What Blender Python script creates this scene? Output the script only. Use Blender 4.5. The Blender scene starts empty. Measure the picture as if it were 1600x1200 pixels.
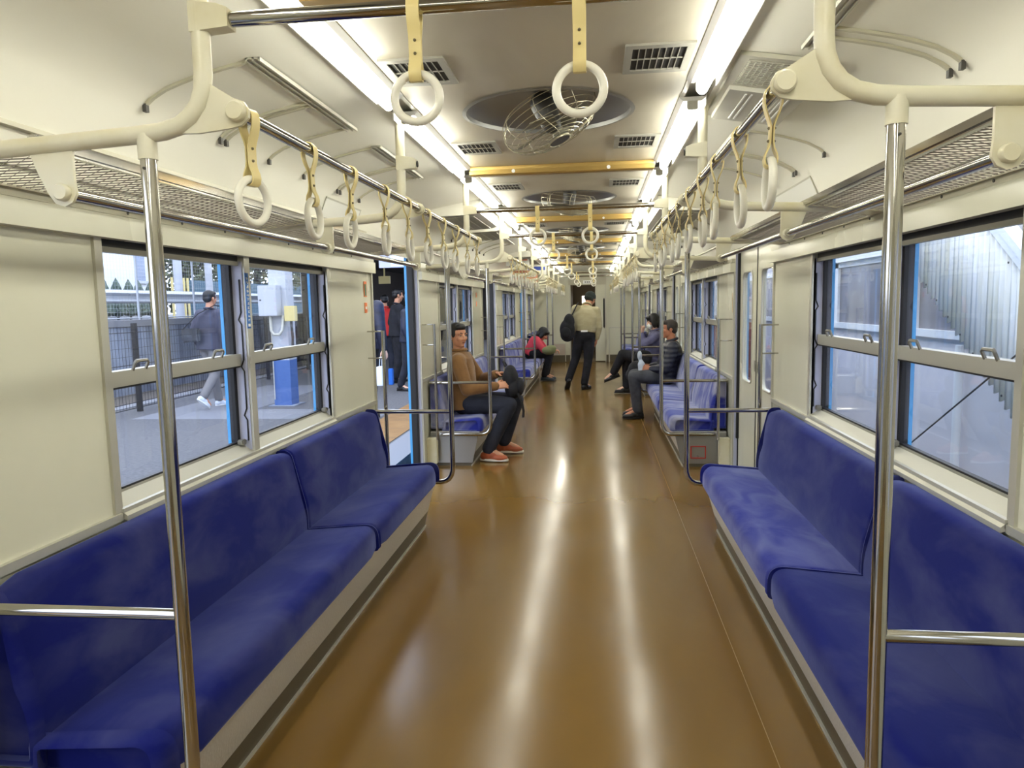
import bpy, bmesh, math, random
from mathutils import Vector, Matrix
R = math.radians
random.seed(7)
scene = bpy.context.scene
COL = scene.collection

# ------------------------------------------------------------------ camera, world, exposure
cam_d = bpy.data.cameras.new('camera'); cam = bpy.data.objects.new('camera', cam_d); COL.objects.link(cam)
cam_d.sensor_width = 36; cam_d.lens = 25.4855; cam_d.clip_start = .02; cam_d.clip_end = 300
cam.matrix_world = Matrix(((.993363,.008133,.114735,.182459),(.113148,.110291,-.987438,0),(-.020685,.993866,.108639,1.42),(0,0,0,1)))
scene.camera = cam
w = bpy.data.worlds.new('sky'); scene.world = w; w.use_nodes = True
bg = w.node_tree.nodes['Background']; bg.inputs[0].default_value = (0.84, 0.92, 1.10, 1); bg.inputs[1].default_value = 3.0
scene.view_settings.view_transform = 'Standard'; scene.view_settings.look = 'None'
scene.view_settings.exposure = 0.42; scene.view_settings.gamma = 1.0
TUBE_POWER = 20.0

# ------------------------------------------------------------------ materials
def lin(c):
    c /= 255.0
    return c / 12.92 if c <= .04045 else ((c + .055) / 1.055) ** 2.4
def C(r, g, b): return (lin(r), lin(g), lin(b), 1)
MATS = {}
def mat(name, col=(200, 200, 200), rough=.5, metal=0, spec=.5, **k):
    m = bpy.data.materials.new(name); m.use_nodes = True
    b = m.node_tree.nodes['Principled BSDF']
    b.inputs['Base Color'].default_value = C(*col); b.inputs['Roughness'].default_value = rough
    b.inputs['Metallic'].default_value = metal; b.inputs['Specular IOR Level'].default_value = spec
    for kk, v in k.items(): b.inputs[kk.replace('_', ' ')].default_value = v
    MATS[name] = m
    return m
def noise_col(name, c1, c2, scale=(3, 3, 3), lo=.35, hi=.65, detail=4, bump=0, rough2=None, dist=0, nscale=1.0):
    """vary the base colour of an existing material between two colours"""
    m = MATS[name]; t = m.node_tree; b = t.nodes['Principled BSDF']
    tc = t.nodes.new('ShaderNodeTexCoord'); mp = t.nodes.new('ShaderNodeMapping'); mp.inputs['Scale'].default_value = scale
    n = t.nodes.new('ShaderNodeTexNoise'); n.inputs['Scale'].default_value = nscale; n.inputs['Detail'].default_value = detail
    n.inputs['Distortion'].default_value = dist
    r = t.nodes.new('ShaderNodeValToRGB'); r.color_ramp.elements[0].position = lo; r.color_ramp.elements[1].position = hi
    r.color_ramp.elements[0].color = C(*c1); r.color_ramp.elements[1].color = C(*c2)
    t.links.new(tc.outputs['Object'], mp.inputs[0]); t.links.new(mp.outputs[0], n.inputs['Vector'])
    t.links.new(n.outputs['Fac'], r.inputs[0]); t.links.new(r.outputs[0], b.inputs['Base Color'])
    if bump:
        bp = t.nodes.new('ShaderNodeBump'); bp.inputs['Strength'].default_value = bump; bp.inputs['Distance'].default_value = .02
        t.links.new(n.outputs['Fac'], bp.inputs['Height']); t.links.new(bp.outputs[0], b.inputs['Normal'])
    if rough2:
        mr = t.nodes.new('ShaderNodeMapRange'); mr.inputs['From Min'].default_value = .3; mr.inputs['From Max'].default_value = .7
        mr.inputs['To Min'].default_value = rough2[0]; mr.inputs['To Max'].default_value = rough2[1]
        t.links.new(n.outputs['Fac'], mr.inputs[0]); t.links.new(mr.outputs[0], b.inputs['Roughness'])
    return m

mat('cream', rough=.22); noise_col('cream', (206, 205, 184), (213, 212, 193), (1.2, 1.2, .5), rough2=(.17, .3))
mat('cream_ceiling', (232, 230, 216), rough=.33)
mat('cream_paint', (214, 206, 172), rough=.32); noise_col('cream_paint', (217, 213, 190), (206, 197, 158), (8, 8, 8), .45, .8)
mat('grey_cream', (188, 184, 162), rough=.35)
mat('chrome', (178, 175, 168), rough=.11, metal=1)
mat('alu', (196, 194, 180), rough=.38, metal=.45)
mat('alu_dark', (138, 135, 124), rough=.4, metal=.6)
mat('panel', (150, 140, 120), rough=.3, metal=.3); noise_col('panel', (208, 202, 184), (186, 180, 162), (2.2, .8, 1), .3, .7, rough2=(.3, .46), dist=.6)
mat('gold', (190, 160, 96), rough=.3, metal=.8)
mat('floor', (150, 112, 60), rough=.2, spec=.42); noise_col('floor', (121, 92, 43), (109, 82, 37), (2.2, .9, 1), .3, .7, rough2=(.13, .24), dist=.4, bump=.05)
mat('floor_edge', (150, 122, 76), rough=.4)
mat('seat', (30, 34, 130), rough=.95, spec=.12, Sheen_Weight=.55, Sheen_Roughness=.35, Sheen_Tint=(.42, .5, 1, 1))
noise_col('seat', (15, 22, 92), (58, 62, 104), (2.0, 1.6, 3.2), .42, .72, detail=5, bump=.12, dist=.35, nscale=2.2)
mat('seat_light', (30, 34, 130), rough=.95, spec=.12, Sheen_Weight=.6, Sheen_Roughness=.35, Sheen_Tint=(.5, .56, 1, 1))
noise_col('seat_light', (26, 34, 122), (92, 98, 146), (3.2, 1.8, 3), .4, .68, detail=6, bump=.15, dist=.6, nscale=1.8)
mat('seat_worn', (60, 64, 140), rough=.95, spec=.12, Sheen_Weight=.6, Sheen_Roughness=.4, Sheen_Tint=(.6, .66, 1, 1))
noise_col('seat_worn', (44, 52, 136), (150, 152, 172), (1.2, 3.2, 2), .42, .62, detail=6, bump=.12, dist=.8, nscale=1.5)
mat('ring', (232, 229, 214), rough=.28)
mat('strap', (222, 204, 142), rough=.45)
mat('rivet', (120, 112, 92), rough=.35, metal=.8)
mat('rubber', (18, 18, 20), rough=.5)
mat('mesh_wire', (128, 122, 118), rough=.45, metal=.5)
mat('sky_paint', (74, 158, 214), rough=.35)
mat('pale_jamb', (178, 182, 205), rough=.45)
mat('kick', (206, 204, 196), rough=.35, metal=.25)
m = MATS['kick']; t = m.node_tree; tc = t.nodes.new('ShaderNodeTexCoord'); vo = t.nodes.new('ShaderNodeTexVoronoi'); vo.inputs['Scale'].default_value = 90
bp = t.nodes.new('ShaderNodeBump'); bp.inputs['Strength'].default_value = .35; bp.inputs['Distance'].default_value = .004
t.links.new(tc.outputs['Object'], vo.inputs['Vector']); t.links.new(vo.outputs['Distance'], bp.inputs['Height']); t.links.new(bp.outputs[0], t.nodes['Principled BSDF'].inputs['Normal'])
mat('bench_end', (160, 160, 158), rough=.3, metal=.7)
mat('skirt', (92, 84, 66), rough=.45)
mat('dark', (26, 25, 24), rough=.6)
mat('dark_grey', (70, 68, 64), rough=.5)
mat('vent_white', (196, 194, 182), rough=.4)
mat('wire', (190, 184, 160), rough=.3, metal=.7)
mat('blade', (120, 116, 100), rough=.35, metal=.5)
mat('bowl', (150, 150, 146), rough=.35, metal=.6)
mat('white', (240, 240, 238), rough=.5)
mat('orange', (226, 120, 60), rough=.5)
mat('blue_sticker', (46, 104, 176), rough=.4)
mat('red', (176, 42, 30), rough=.5)
mat('asphalt', (120, 120, 122), rough=.85); noise_col('asphalt', (78, 79, 83), (98, 98, 101), (30, 30, 30), .35, .65)
mat('paving', (116, 118, 124), rough=.8)
mat('tactile', (205, 160, 92), rough=.7); noise_col('tactile', (146, 110, 62), (132, 96, 50), (4, 4, 4))
mat('concrete', (150, 152, 160), rough=.9); noise_col('concrete', (84, 90, 106), (150, 158, 172), (.6, 3.5, .8), .3, .7, detail=6)
mat('concrete_cap', (128, 130, 136), rough=.8)
mat('fence_dark', (32, 32, 38), rough=.5)
mat('galv', (176, 182, 190), rough=.4, metal=.2)
mat('bld', (214, 218, 224), rough=.8)
mat('bld_window', (120, 134, 160), rough=.2)
mat('shrub', (62, 78, 70), rough=.9); noise_col('shrub', (44, 60, 54), (92, 108, 96), (14, 14, 14))
mat('leaf', (70, 84, 56), rough=.9); noise_col('leaf', (36, 48, 36), (112, 120, 90), (3, 3, 3), .35, .65)
mat('hedge_net', (70, 100, 118), rough=.8)
mat('pillar_white', (184, 188, 196), rough=.5)
mat('pillar_blue', (76, 108, 168), rough=.5)
mat('box_yellow', (214, 196, 128), rough=.5)
mat('canopy', (60, 60, 62), rough=.7)
mat('dim_wall', (54, 50, 48), rough=.8)
mat('mauve_wall', (214, 210, 216), rough=.75); noise_col('mauve_wall', (216, 211, 214), (226, 221, 222), (.5, .5, .8))
mat('corrugate', (226, 224, 214), rough=.55); noise_col('corrugate', (244, 243, 240), (228, 224, 206), (9, 9, 1.2))
mat('frosted', (128, 122, 124), rough=.3); noise_col('frosted', (150, 145, 148), (112, 106, 108), (1.2, 3, .8))
mat('tan_wall', (196, 182, 170), rough=.8)
mat('gravel', (130, 124, 118), rough=.95)
mat('track', (96, 90, 84), rough=.95)
mat('red_brick', (150, 84, 72), rough=.8)
mat('end_brown', (112, 98, 74), rough=.5)
mat('skin', (196, 140, 108), rough=.5, Subsurface_Weight=.08); mat('skin2', (184, 122, 90), rough=.5)
mat('skin_pale', (222, 178, 152), rough=.5)
mat('hair', (18, 16, 16), rough=.5); mat('hair_grey', (58, 50, 44), rough=.6)
mat('lip', (150, 86, 74), rough=.5); mat('eye', (14, 10, 10), rough=.2); mat('eye_white', (214, 206, 198), rough=.3)
mat('brown_jacket', (120, 84, 40), rough=.85, Sheen_Weight=.2); noise_col('brown_jacket', (112, 76, 34), (134, 96, 50), (7, 7, 7), bump=.3)
mat('jeans', (30, 33, 46), rough=.9); noise_col('jeans', (24, 27, 38), (42, 46, 60), (6, 6, 6), bump=.3)
mat('black_cloth', (16, 16, 22), rough=.85); noise_col('black_cloth', (12, 12, 17), (28, 29, 38), (8, 8, 8), bump=.4)
mat('grey_trousers', (58, 60, 66), rough=.85); noise_col('grey_trousers', (50, 52, 58), (74, 76, 82), (7, 7, 7), bump=.3)
mat('puffer', (30, 32, 46), rough=.45)
m = MATS['puffer']; t = m.node_tree; tc = t.nodes.new('ShaderNodeTexCoord'); wv = t.nodes.new('ShaderNodeTexWave'); wv.bands_direction = 'Z'; wv.inputs['Scale'].default_value = 5.5; wv.inputs['Distortion'].default_value = 1.2
bp = t.nodes.new('ShaderNodeBump'); bp.inputs['Strength'].default_value = .35; bp.inputs['Distance'].default_value = .02
t.links.new(tc.outputs['Object'], wv.inputs['Vector']); t.links.new(wv.outputs['Fac'], bp.inputs['Height']); t.links.new(bp.outputs[0], t.nodes['Principled BSDF'].inputs['Normal'])
mat('violet_coat', (84, 84, 122), rough=.6); noise_col('violet_coat', (74, 74, 112), (104, 104, 140), (8, 8, 14), bump=.6)
mat('beige_jacket', (166, 158, 126), rough=.75); noise_col('beige_jacket', (158, 150, 118), (182, 174, 142), (4, 4, 9), bump=.7)
mat('knit', (34, 42, 40), rough=.95); mat('mask_white', (232, 234, 230), rough=.7)
mat('tan_shoe', (168, 84, 48), rough=.5); mat('sole', (232, 224, 208), rough=.6); mat('black_shoe', (22, 22, 24), rough=.4)
mat('pink', (206, 66, 84), rough=.8); mat('olive', (120, 124, 84), rough=.8); mat('blue_shoe', (52, 66, 78), rough=.6)
mat('vent_frame', (150, 148, 138), rough=.4)
mat('cove_white', (232, 230, 216), rough=.33)
mat('grey_jacket', (62, 62, 78), rough=.8); mat('khaki', (118, 116, 116), rough=.8); mat('white_shoe', (220, 226, 236), rough=.5)
mat('navy_coat', (32, 38, 72), rough=.55); noise_col('navy_coat', (14, 17, 36), (30, 35, 62), (5, 5, 9), bump=.6)
mat('red_jacket', (196, 34, 30), rough=.6); mat('plum', (112, 76, 92), rough=.8); mat('bag_white', (226, 234, 244), rough=.5); mat('bag_blue', (30, 110, 210), rough=.4)
mat('clear_bag', (190, 200, 214), rough=.15); mat('poster_a', (228, 228, 220), rough=.3); mat('poster_b', (226, 150, 124), rough=.4); mat('poster_c', (70, 96, 190), rough=.4); mat('green_sticker', (92, 130, 98), rough=.5)

def emis(name, col, s):
    m = mat(name, (255, 255, 255)); b = m.node_tree.nodes['Principled BSDF']
    b.inputs['Base Color'].default_value = (.8, .8, .8, 1)
    b.inputs['Emission Color'].default_value = col; b.inputs['Emission Strength'].default_value = s
emis('tube', (1, .98, .86, 1), TUBE_POWER)
emis('led_blue', (.08, .42, 1, 1), 1.1)
emis('led_white', (.9, .95, 1, 1), 1.3)
emis('gangway_glow', (1, .95, .85, 1), 1.8)
def glass(name, tint, refl):
    m = bpy.data.materials.new(name); m.use_nodes = True; t = m.node_tree; t.nodes.clear()
    o = t.nodes.new('ShaderNodeOutputMaterial'); mx = t.nodes.new('ShaderNodeMixShader'); tr = t.nodes.new('ShaderNodeBsdfTransparent')
    gl = t.nodes.new('ShaderNodeBsdfGlossy'); lw = t.nodes.new('ShaderNodeLayerWeight'); lw.inputs[0].default_value = .5
    tr.inputs[0].default_value = tint; gl.inputs['Roughness'].default_value = .02
    pw = t.nodes.new('ShaderNodeMath'); pw.operation = 'POWER'; pw.inputs[1].default_value = 5; ad = t.nodes.new('ShaderNodeMath'); ad.operation = 'MULTIPLY_ADD'; ad.inputs[1].default_value = 1-refl; ad.inputs[2].default_value = refl
    t.links.new(lw.outputs['Facing'], pw.inputs[0]); t.links.new(pw.outputs[0], ad.inputs[0])
    t.links.new(ad.outputs[0], mx.inputs[0]); t.links.new(tr.outputs[0], mx.inputs[1]); t.links.new(gl.outputs[0], mx.inputs[2]); t.links.new(mx.outputs[0], o.inputs[0])
    MATS[name] = m
glass('glass', (.95, .965, .985, 1), .03)

# ------------------------------------------------------------------ mesh builder
class MB:
    def __init__(s): s.v = []; s.f = []; s.m = []; s.mi = 0
    def add(s, vs, fs):
        o = len(s.v); s.v += [tuple(p) for p in vs]
        for f in fs: s.f.append(tuple(i + o for i in f)); s.m.append(s.mi)
    def use(s, i): s.mi = i; return s
    def box(s, a, b, bev=0):
        x0, y0, z0 = (min(a[i], b[i]) for i in range(3)); x1, y1, z1 = (max(a[i], b[i]) for i in range(3))
        if bev <= 0:
            s.add([(x0,y0,z0),(x1,y0,z0),(x1,y1,z0),(x0,y1,z0),(x0,y0,z1),(x1,y0,z1),(x1,y1,z1),(x0,y1,z1)],
                  [(0,3,2,1),(4,5,6,7),(0,1,5,4),(1,2,6,5),(2,3,7,6),(3,0,4,7)])
        else:
            bm = bmesh.new(); bmesh.ops.create_cube(bm, size=1)
            for v in bm.verts: v.co = Vector(((x0+x1)/2 + v.co.x*(x1-x0), (y0+y1)/2 + v.co.y*(y1-y0), (z0+z1)/2 + v.co.z*(z1-z0)))
            bmesh.ops.bevel(bm, geom=bm.edges[:], offset=min(bev, .49*min(x1-x0, y1-y0, z1-z0)), segments=2, affect='EDGES')
            s.frombm(bm)
        return s
    def frombm(s, bm):
        bm.verts.ensure_lookup_table(); s.add([v.co[:] for v in bm.verts], [[v.index for v in f.verts] for f in bm.faces]); bm.free()
    def sweep(s, path, secs, up=None, closed=False, caps=True):
        """path: points; secs: list of (u,v) section or function(i)->section; frames by parallel transport, or fixed 'up' axis"""
        P = [Vector(p) for p in path]; n = len(P); rings = []
        prev = None
        for i in range(n):
            if closed: t = (P[(i+1) % n] - P[i-1])
            else: t = P[min(i+1, n-1)] - P[max(i-1, 0)]
            t.normalize()
            if up is not None: a = Vector(up)
            elif prev is None:
                a = Vector((0,0,1)) if abs(t.z) < .9 else Vector((1,0,0)); a = a - t*a.dot(t)
            else: a = prev - t*prev.dot(t)
            if a.length < 1e-6: a = t.orthogonal()
            a.normalize(); prev = a; b = t.cross(a); b.normalize()
            sec = secs(i) if callable(secs) else secs
            rings.append([P[i] + a*u + b*v for u, v in sec])
        k = len(rings[0]); vs = [p for r in rings for p in r]; fs = []
        m = n if closed else n-1
        for i in range(m):
            j = (i+1) % n
            for q in range(k):
                q2 = (q+1) % k; fs.append((i*k+q, i*k+q2, j*k+q2, j*k+q))
        if caps and not closed: fs.append(tuple(range(k))[::-1]); fs.append(tuple((n-1)*k+q for q in range(k)))
        s.add(vs, fs); return s
    def tube(s, path, r, seg=12, closed=False):
        rr = r if callable(r) else (lambda i: r)
        return s.sweep(path, lambda i: [(rr(i)*math.cos(2*math.pi*q/seg), rr(i)*math.sin(2*math.pi*q/seg)) for q in range(seg)], closed=closed)
    def cone(s, a, b, ra, rb, seg=16, hs=4):
        """closed rounded cone between two joints"""
        a = Vector(a); b = Vector(b); d = b - a; L = d.length
        if L < 1e-6: d = Vector((0,0,1)); L = 1e-6
        t = d/L; pts = []; rs = []
        for i in range(hs): an = math.pi/2*(i+.25)/hs; pts.append(a - t*ra*math.cos(an)); rs.append(ra*math.sin(an))
        for i in range(5): pts.append(a + d*(i/4)); rs.append(ra + (rb-ra)*i/4)
        for i in range(hs): an = math.pi/2*(hs-i-.75)/hs; pts.append(b + t*rb*math.cos(an)); rs.append(rb*math.sin(an))
        x = t.orthogonal().normalized(); y = t.cross(x); vs = []; fs = []
        for p, r in zip(pts, rs):
            for q in range(seg): vs.append(p + x*r*math.cos(2*math.pi*q/seg) + y*r*math.sin(2*math.pi*q/seg))
        n = len(pts)
        for i in range(n-1):
            for q in range(seg): q2 = (q+1) % seg; fs.append((i*seg+q, i*seg+q2, (i+1)*seg+q2, (i+1)*seg+q))
        fs.append(tuple(range(seg))[::-1]); fs.append(tuple((n-1)*seg+q for q in range(seg)))
        s.add(vs, fs); return s
    def chain(s, pts, rs, seg=14):
        for i in range(len(pts)-1): s.cone(pts[i], pts[i+1], rs[i], rs[i+1], seg)
        return s
    def ell(s, c, r, M=None, seg=20, rings=12):
        c = Vector(c); vs = []; fs = []
        for i in range(rings+1):
            th = math.pi*i/rings
            for q in range(seg):
                ph = 2*math.pi*q/seg; p = Vector((r[0]*math.sin(th)*math.cos(ph), r[1]*math.sin(th)*math.sin(ph), r[2]*math.cos(th)))
                vs.append(c + (M @ p if M else p))
        for i in range(rings):
            for q in range(seg): q2 = (q+1) % seg; fs.append((i*seg+q, (i+1)*seg+q, (i+1)*seg+q2, i*seg+q2))
        s.add(vs, fs); return s
    def prism(s, poly, axis, a, b):
        """extrude a polygon (2D) along axis 'x','y','z' between a and b"""
        def P(u, v, w_): return {'x': (w_, u, v), 'y': (u, w_, v), 'z': (u, v, w_)}[axis]
        n = len(poly); vs = [P(u, v, a) for u, v in poly] + [P(u, v, b) for u, v in poly]
        fs = [tuple(range(n))[::-1], tuple(range(n, 2*n))] + [(i, (i+1) % n, n+(i+1) % n, n+i) for i in range(n)]
        s.add(vs, fs); return s
    def disc(s, c, r, axis, h, seg=20):
        c = Vector(c); poly = [(r*math.cos(2*math.pi*q/seg), r*math.sin(2*math.pi*q/seg)) for q in range(seg)]
        i = 'xyz'.index(axis); o = [c[j] for j in range(3) if j != i]
        return s.prism([(u+o[0], v+o[1]) for u, v in poly], axis, c[i], c[i]+h)
    def strip(s, prof, y0, y1, ny=1, s_=1):
        """open sheet: profile (x,z) swept along y"""
        n = len(prof); vs = []; fs = []
        for j in range(ny+1):
            y = y0 + (y1-y0)*j/ny
            for x, z in prof: vs.append((s_*x, y, z))
        for j in range(ny):
            for i in range(n-1): fs.append((j*n+i, j*n+i+1, (j+1)*n+i+1, (j+1)*n+i))
        s.add(vs, fs); return s

def make(name, mb, mats, parent=None, origin=(0, 0, 0), label=None, remesh=None, smooth=0, flat=False, ang=40):
    me = bpy.data.meshes.new(name); o = Vector(origin)
    me.from_pydata([tuple(Vector(v) - o) for v in mb.v], [], mb.f)
    bm = bmesh.new(); bm.from_mesh(me); bmesh.ops.recalc_face_normals(bm, faces=bm.faces) if not flat else None; bm.to_mesh(me); bm.free()
    if isinstance(mats, str): mats = [mats]
    for m in mats: me.materials.append(MATS[m])
    if len(mb.m) == len(me.polygons): me.polygons.foreach_set('material_index', mb.m)
    me.polygons.foreach_set('use_smooth', [not flat]*len(me.polygons))
    if not flat and not remesh:
        try: me.set_sharp_from_angle(angle=R(ang))
        except Exception: pass
    ob = bpy.data.objects.new(name, me); COL.objects.link(ob)
    if parent: ob.parent = parent
    else: ob.location = o
    if remesh:
        md = ob.modifiers.new('r', 'REMESH'); md.mode = 'VOXEL'; md.voxel_size = remesh; md.use_smooth_shade = True
        if smooth: sm = ob.modifiers.new('s', 'SMOOTH'); sm.factor = .5; sm.iterations = smooth
    if label: ob['label'] = label
    return ob
def tag(o, label=None, cat=None, group=None, kind=None):
    if label: o['label'] = label
    if cat: o['category'] = cat
    if group: o['group'] = group
    if kind: o['kind'] = kind
    return o
class T:
    """a thing: an Empty at its base; parts are built in world coordinates and stored relative to it"""
    def __init__(s, name, loc, label, cat, group=None):
        s.o = Vector(loc); s.r = bpy.data.objects.new(name, None); COL.objects.link(s.r); s.r.location = loc; s.r.empty_display_size = .1
        tag(s.r, label, cat, group)
    def part(s, name, mb, mats, parent=None, **k): return make(name, mb, mats, parent or s.r, s.o, **k)
def dup(root, shift, label=None, group=None):
    def cp(o, par):
        c = o.copy(); COL.objects.link(c)
        if par: c.parent = par
        for ch in list(o.children): cp(ch, c)
        return c
    r = cp(root, None); r.location = Vector(root.location) + Vector(shift)
    if label: r['label'] = label
    if group: r['group'] = group
    return r
def single(name, mb, mats, label, cat, group=None, origin=(0,0,0), **k):
    return tag(make(name, mb, mats, None, origin, **k), label, cat, group)
def struct(name, mb, mats, parent=None, **k):
    o = make(name, mb, mats, parent, **k)
    if not parent: o['kind'] = 'structure'
    return o
ORD = ['first', 'second', 'third', 'fourth', 'fifth', 'sixth', 'seventh', 'eighth', 'ninth', 'tenth', 'eleventh', 'twelfth']
SIDE = {-1: 'left', 1: 'right'}

# ------------------------------------------------------------------ dimensions (metres): y runs down the car, x to the right
Y0, P, L = 1.453, 4.78, 3.061
WX, DX, OX = 1.30, 1.335, 1.405
YB, YE = -3.33, 17.7
KS = (-1, 0, 1, 2)
COVE = [(1.285, 1.80), (1.265, 1.88), (1.235, 1.95), (1.205, 2.02), (1.165, 2.065), (1.10, 2.10), (.98, 2.135), (.82, 2.165), (.62, 2.195)]

# ------------------------------------------------------------------ floor
mb = MB()
mb.box((-WX, YB, -.03), (WX, YE, 0))
mb.use(1)
for k in KS:
    a, b = Y0+k*P+L+.23, Y0+k*P+P-.215
    for s in (-1, 1):
        mb.box((s*1.19, a, 0), (s*OX, b, .004))
        for q in range(6): mb.box((s*(1.21+q*.03), a, .004), (s*(1.218+q*.03), b, .0065))
mb.use(2)
mb.box((.73, YB, 0), (.7325, YE, .0005))
struct('floor', mb, ['floor', 'alu_dark', 'floor_edge'])

# ------------------------------------------------------------------ side walls
for s in (-1, 1):
    mb = MB()
    def seg(y0, y1, z0, z1):
        mb.use(0).box((s*WX, y0, z0), (s*1.385, y1, z1)); mb.use(1).box((s*1.385, y0, z0), (s*OX, y1, z1)); mb.use(0)
    for k in KS:
        a, b = Y0+k*P-.215, Y0+k*P+L+.23
        if k == -1: a = YB
        w0, w1 = Y0+k*P+.60, Y0+k*P+2.465
        seg(a, b, -.03, .80); seg(a, w0, .80, 1.66); seg(w1, b, .80, 1.66); seg(a, b, 1.66, 1.83)
        seg(b, b+1.274, 1.83, 1.86)
    a = Y0+3*P-.215; seg(a, YE, -.03, .80); seg(a, 16.05, .8, 1.66); seg(16.75, YE, .8, 1.66); seg(a, YE, 1.66, 1.83)
    mb.use(1).box((s*1.385, YB, 1.83), (s*OX, YE, 2.3))
    mb.use(2)
    for k in KS + (3,):                                               # projecting header strip over the windows, panel edge strips
        a, b = max(YB, Y0+k*P-.20), min(Y0+k*P+L+.215, YE)
        mb.box((s*1.262, a, 1.645), (s*WX, b, 1.715)); mb.use(3); mb.box((s*1.272, a, 1.718), (s*WX, b, 1.748)); mb.use(2)
        mb.use(4)
        for e in (a-.012, b-.012):
            if YB < e < YE-.1: mb.box((s*1.288, e, .02), (s*1.303, e+.022, 1.645))
        mb.box((s*1.285, a, .775), (s*WX, b, .80)); mb.use(2)
    for k in KS:                                                      # hold of black rubber on the open or closed door edges
        b = Y0+k*P+P-.215
        mb.use(5).box((s*1.325, b-.012, .02), (s*1.375, b+.001, 1.80)); mb.use(6).box((s*WX, b-.006, .02), (s*1.325, b+.001, 1.83))
        mb.use(1).box((s*1.375, b-.02, .0), (s*OX, b+.001, 1.83)); mb.use(2)
    struct('wall_' + SIDE[s], mb, ['cream', 'sky_paint', 'cream', 'grey_cream', 'alu', 'rubber', 'pale_jamb'])

# ------------------------------------------------------------------ ceiling: coving, lamp trough, metal centre panels with round fan openings
mb = MB()
for s in (-1, 1):
    mb.use(0).strip(COVE, YB, YE, 1, s)
    mb.use(0).strip([(.62, 2.195), (.62, 2.215), (.525, 2.215), (.525, 2.187), (.508, 2.187), (.508, 2.19)], YB, 13.785, 1, s)
FC = [3.03 + 2.39*j for j in range(-2, 5)]
HR = .335
mb.use(1)
for fc in FC:
    n = 64; ci = []; ou = []
    for q in range(n):
        an = 2*math.pi*(q+.5)/n; c, d = math.cos(an), math.sin(an); ci.append((HR*c, fc+HR*d, 2.19))
        k_ = min(.508/max(abs(c), 1e-6), 1.195/max(abs(d), 1e-6)); ou.append((k_*c, fc+k_*d, 2.19))
    mb.add(ci+ou, [(q, (q+1) % n, n+(q+1) % n, n+q) for q in range(n)])
    for cx_, cy_ in ((.508, 1.195), (-.508, 1.195), (.508, -1.195), (-.508, -1.195)):   # close the four corners
        an = math.atan2(cy_, cx_) % (2*math.pi); q = int(an/(2*math.pi)*n - .5) % n
        mb.add([ou[q], ou[(q+1) % n], (cx_, fc+cy_, 2.19)], [(0, 1, 2)])
mb.use(0)
mb.box((-.66, 13.785, 2.19), (.66, YE, 2.21)); mb.box((-.53, 13.77, 2.19), (.53, 13.79, 2.22))
mb.use(0).box((-1.42, YB, 2.46), (1.42, YE, 2.5))
mb.box((-1.42, YB, 2.3), (-1.40, YE, 2.5)); mb.box((1.42, YB, 2.3), (1.40, YE, 2.5))
struct('ceiling', mb, ['cream_ceiling', 'panel'], flat=False, ang=30)

# ------------------------------------------------------------------ end walls
mb = MB(); mb.box((-WX, YB-.05, 0), (WX, YB, 2.5)); struct('wall_back', mb, 'cream')
mb = MB()
E_ = YE
mb.box((-1.42, E_, 0), (-.41, E_+.06, 2.5)); mb.box((.43, E_, 0), (1.42, E_+.06, 2.5)); mb.box((-.41, E_, 1.86), (.43, E_+.06, 2.5))
mb.use(1).box((-.45, E_-.02, 1.86), (.45, E_, 2.07))
mb.use(2)
for a, b in ((-.43, -.405), (.42, .445)): mb.box((a, E_-.015, 0), (b, E_+.02, 1.86))
mb.box((-1.28, E_-.012, .82), (-.90, E_, .845)); mb.box((.50, E_-.012, .81), (.53, E_, 0)); mb.box((.5, E_-.012, .81), (1.28, E_, .835))
mb.use(3).box((-1.28, E_-.01, 0), (-.43, E_, .17)); mb.box((.445, E_-.01, 0), (1.28, E_, .17))
mb.use(4).box((-.86, E_-.006, .18), (-.54, E_, .44)); mb.use(2).box((-.86, E_-.014, .44), (-.54, E_, .46)); mb.box((-.55, E_-.06, .02), (-.53, E_-.04, .46))
struct('wall_end', mb, ['cream', 'grey_cream', 'alu', 'skirt', 'tan_wall'])
door = bpy.data.objects.new('door_9', None); COL.objects.link(door); door['kind'] = 'structure'; door.location = (.3, E_, 0)
mb = MB(); mb.box((.19, E_+.005, .02), (.43, E_+.035, 1.86)); make('door_leaf', mb, 'cream', door, (.3, E_, 0))
mb = MB(); mb.prism([(.375, .85), (.40, .80), (.415, .85), (.415, 1.50), (.40, 1.55), (.375, 1.50)], 'y', E_-.012, E_+.006); make('door_handle', mb, 'dark', door, (.3, E_, 0))
# the dim gangway and the next car seen through the opening
mb = MB()
mb.box((-.41, E_+.06, -.02), (.43, E_+2.2, 0.08)); mb.box((-.43, E_+.06, 0), (-.41, E_+2.2, 2.3)); mb.box((.43, E_+.06, 0), (.45, E_+2.2, 2.3)); mb.box((-.41, E_+.06, 2.27), (.43, E_+2.2, 2.3))
mb.box((-.43, E_+2.2, 0), (.45, E_+2.25, 2.3)); mb.use(1).box((-.36, E_+2.17, .1), (.38, E_+2.2, 1.8))
mb.use(2).box((-.17, E_+2.16, 1.42), (.02, E_+2.17, 1.62)); mb.box((-.2, E_+.6, 2.25), (.2, E_+1.6, 2.269))  # far window spot glows; hidden ceiling strip is added to brighten the gangway
struct('wall_gangway', mb, ['end_brown', 'end_brown', 'gangway_glow'])
mb = MB(); mb.box((-.10, E_-.03, 1.885), (.10, E_-.02, 1.965)); mb.use(1)
for x in (-.05, .0, .045): mb.box((x-.012, E_-.033, 1.91), (x+.012, E_-.03, 1.94))
single('number_plate', mb, ['white', 'dark_grey'], 'small white plate with dark marks above the far gangway opening', 'sign', origin=(0, E_-.02, 1.92))

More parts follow.
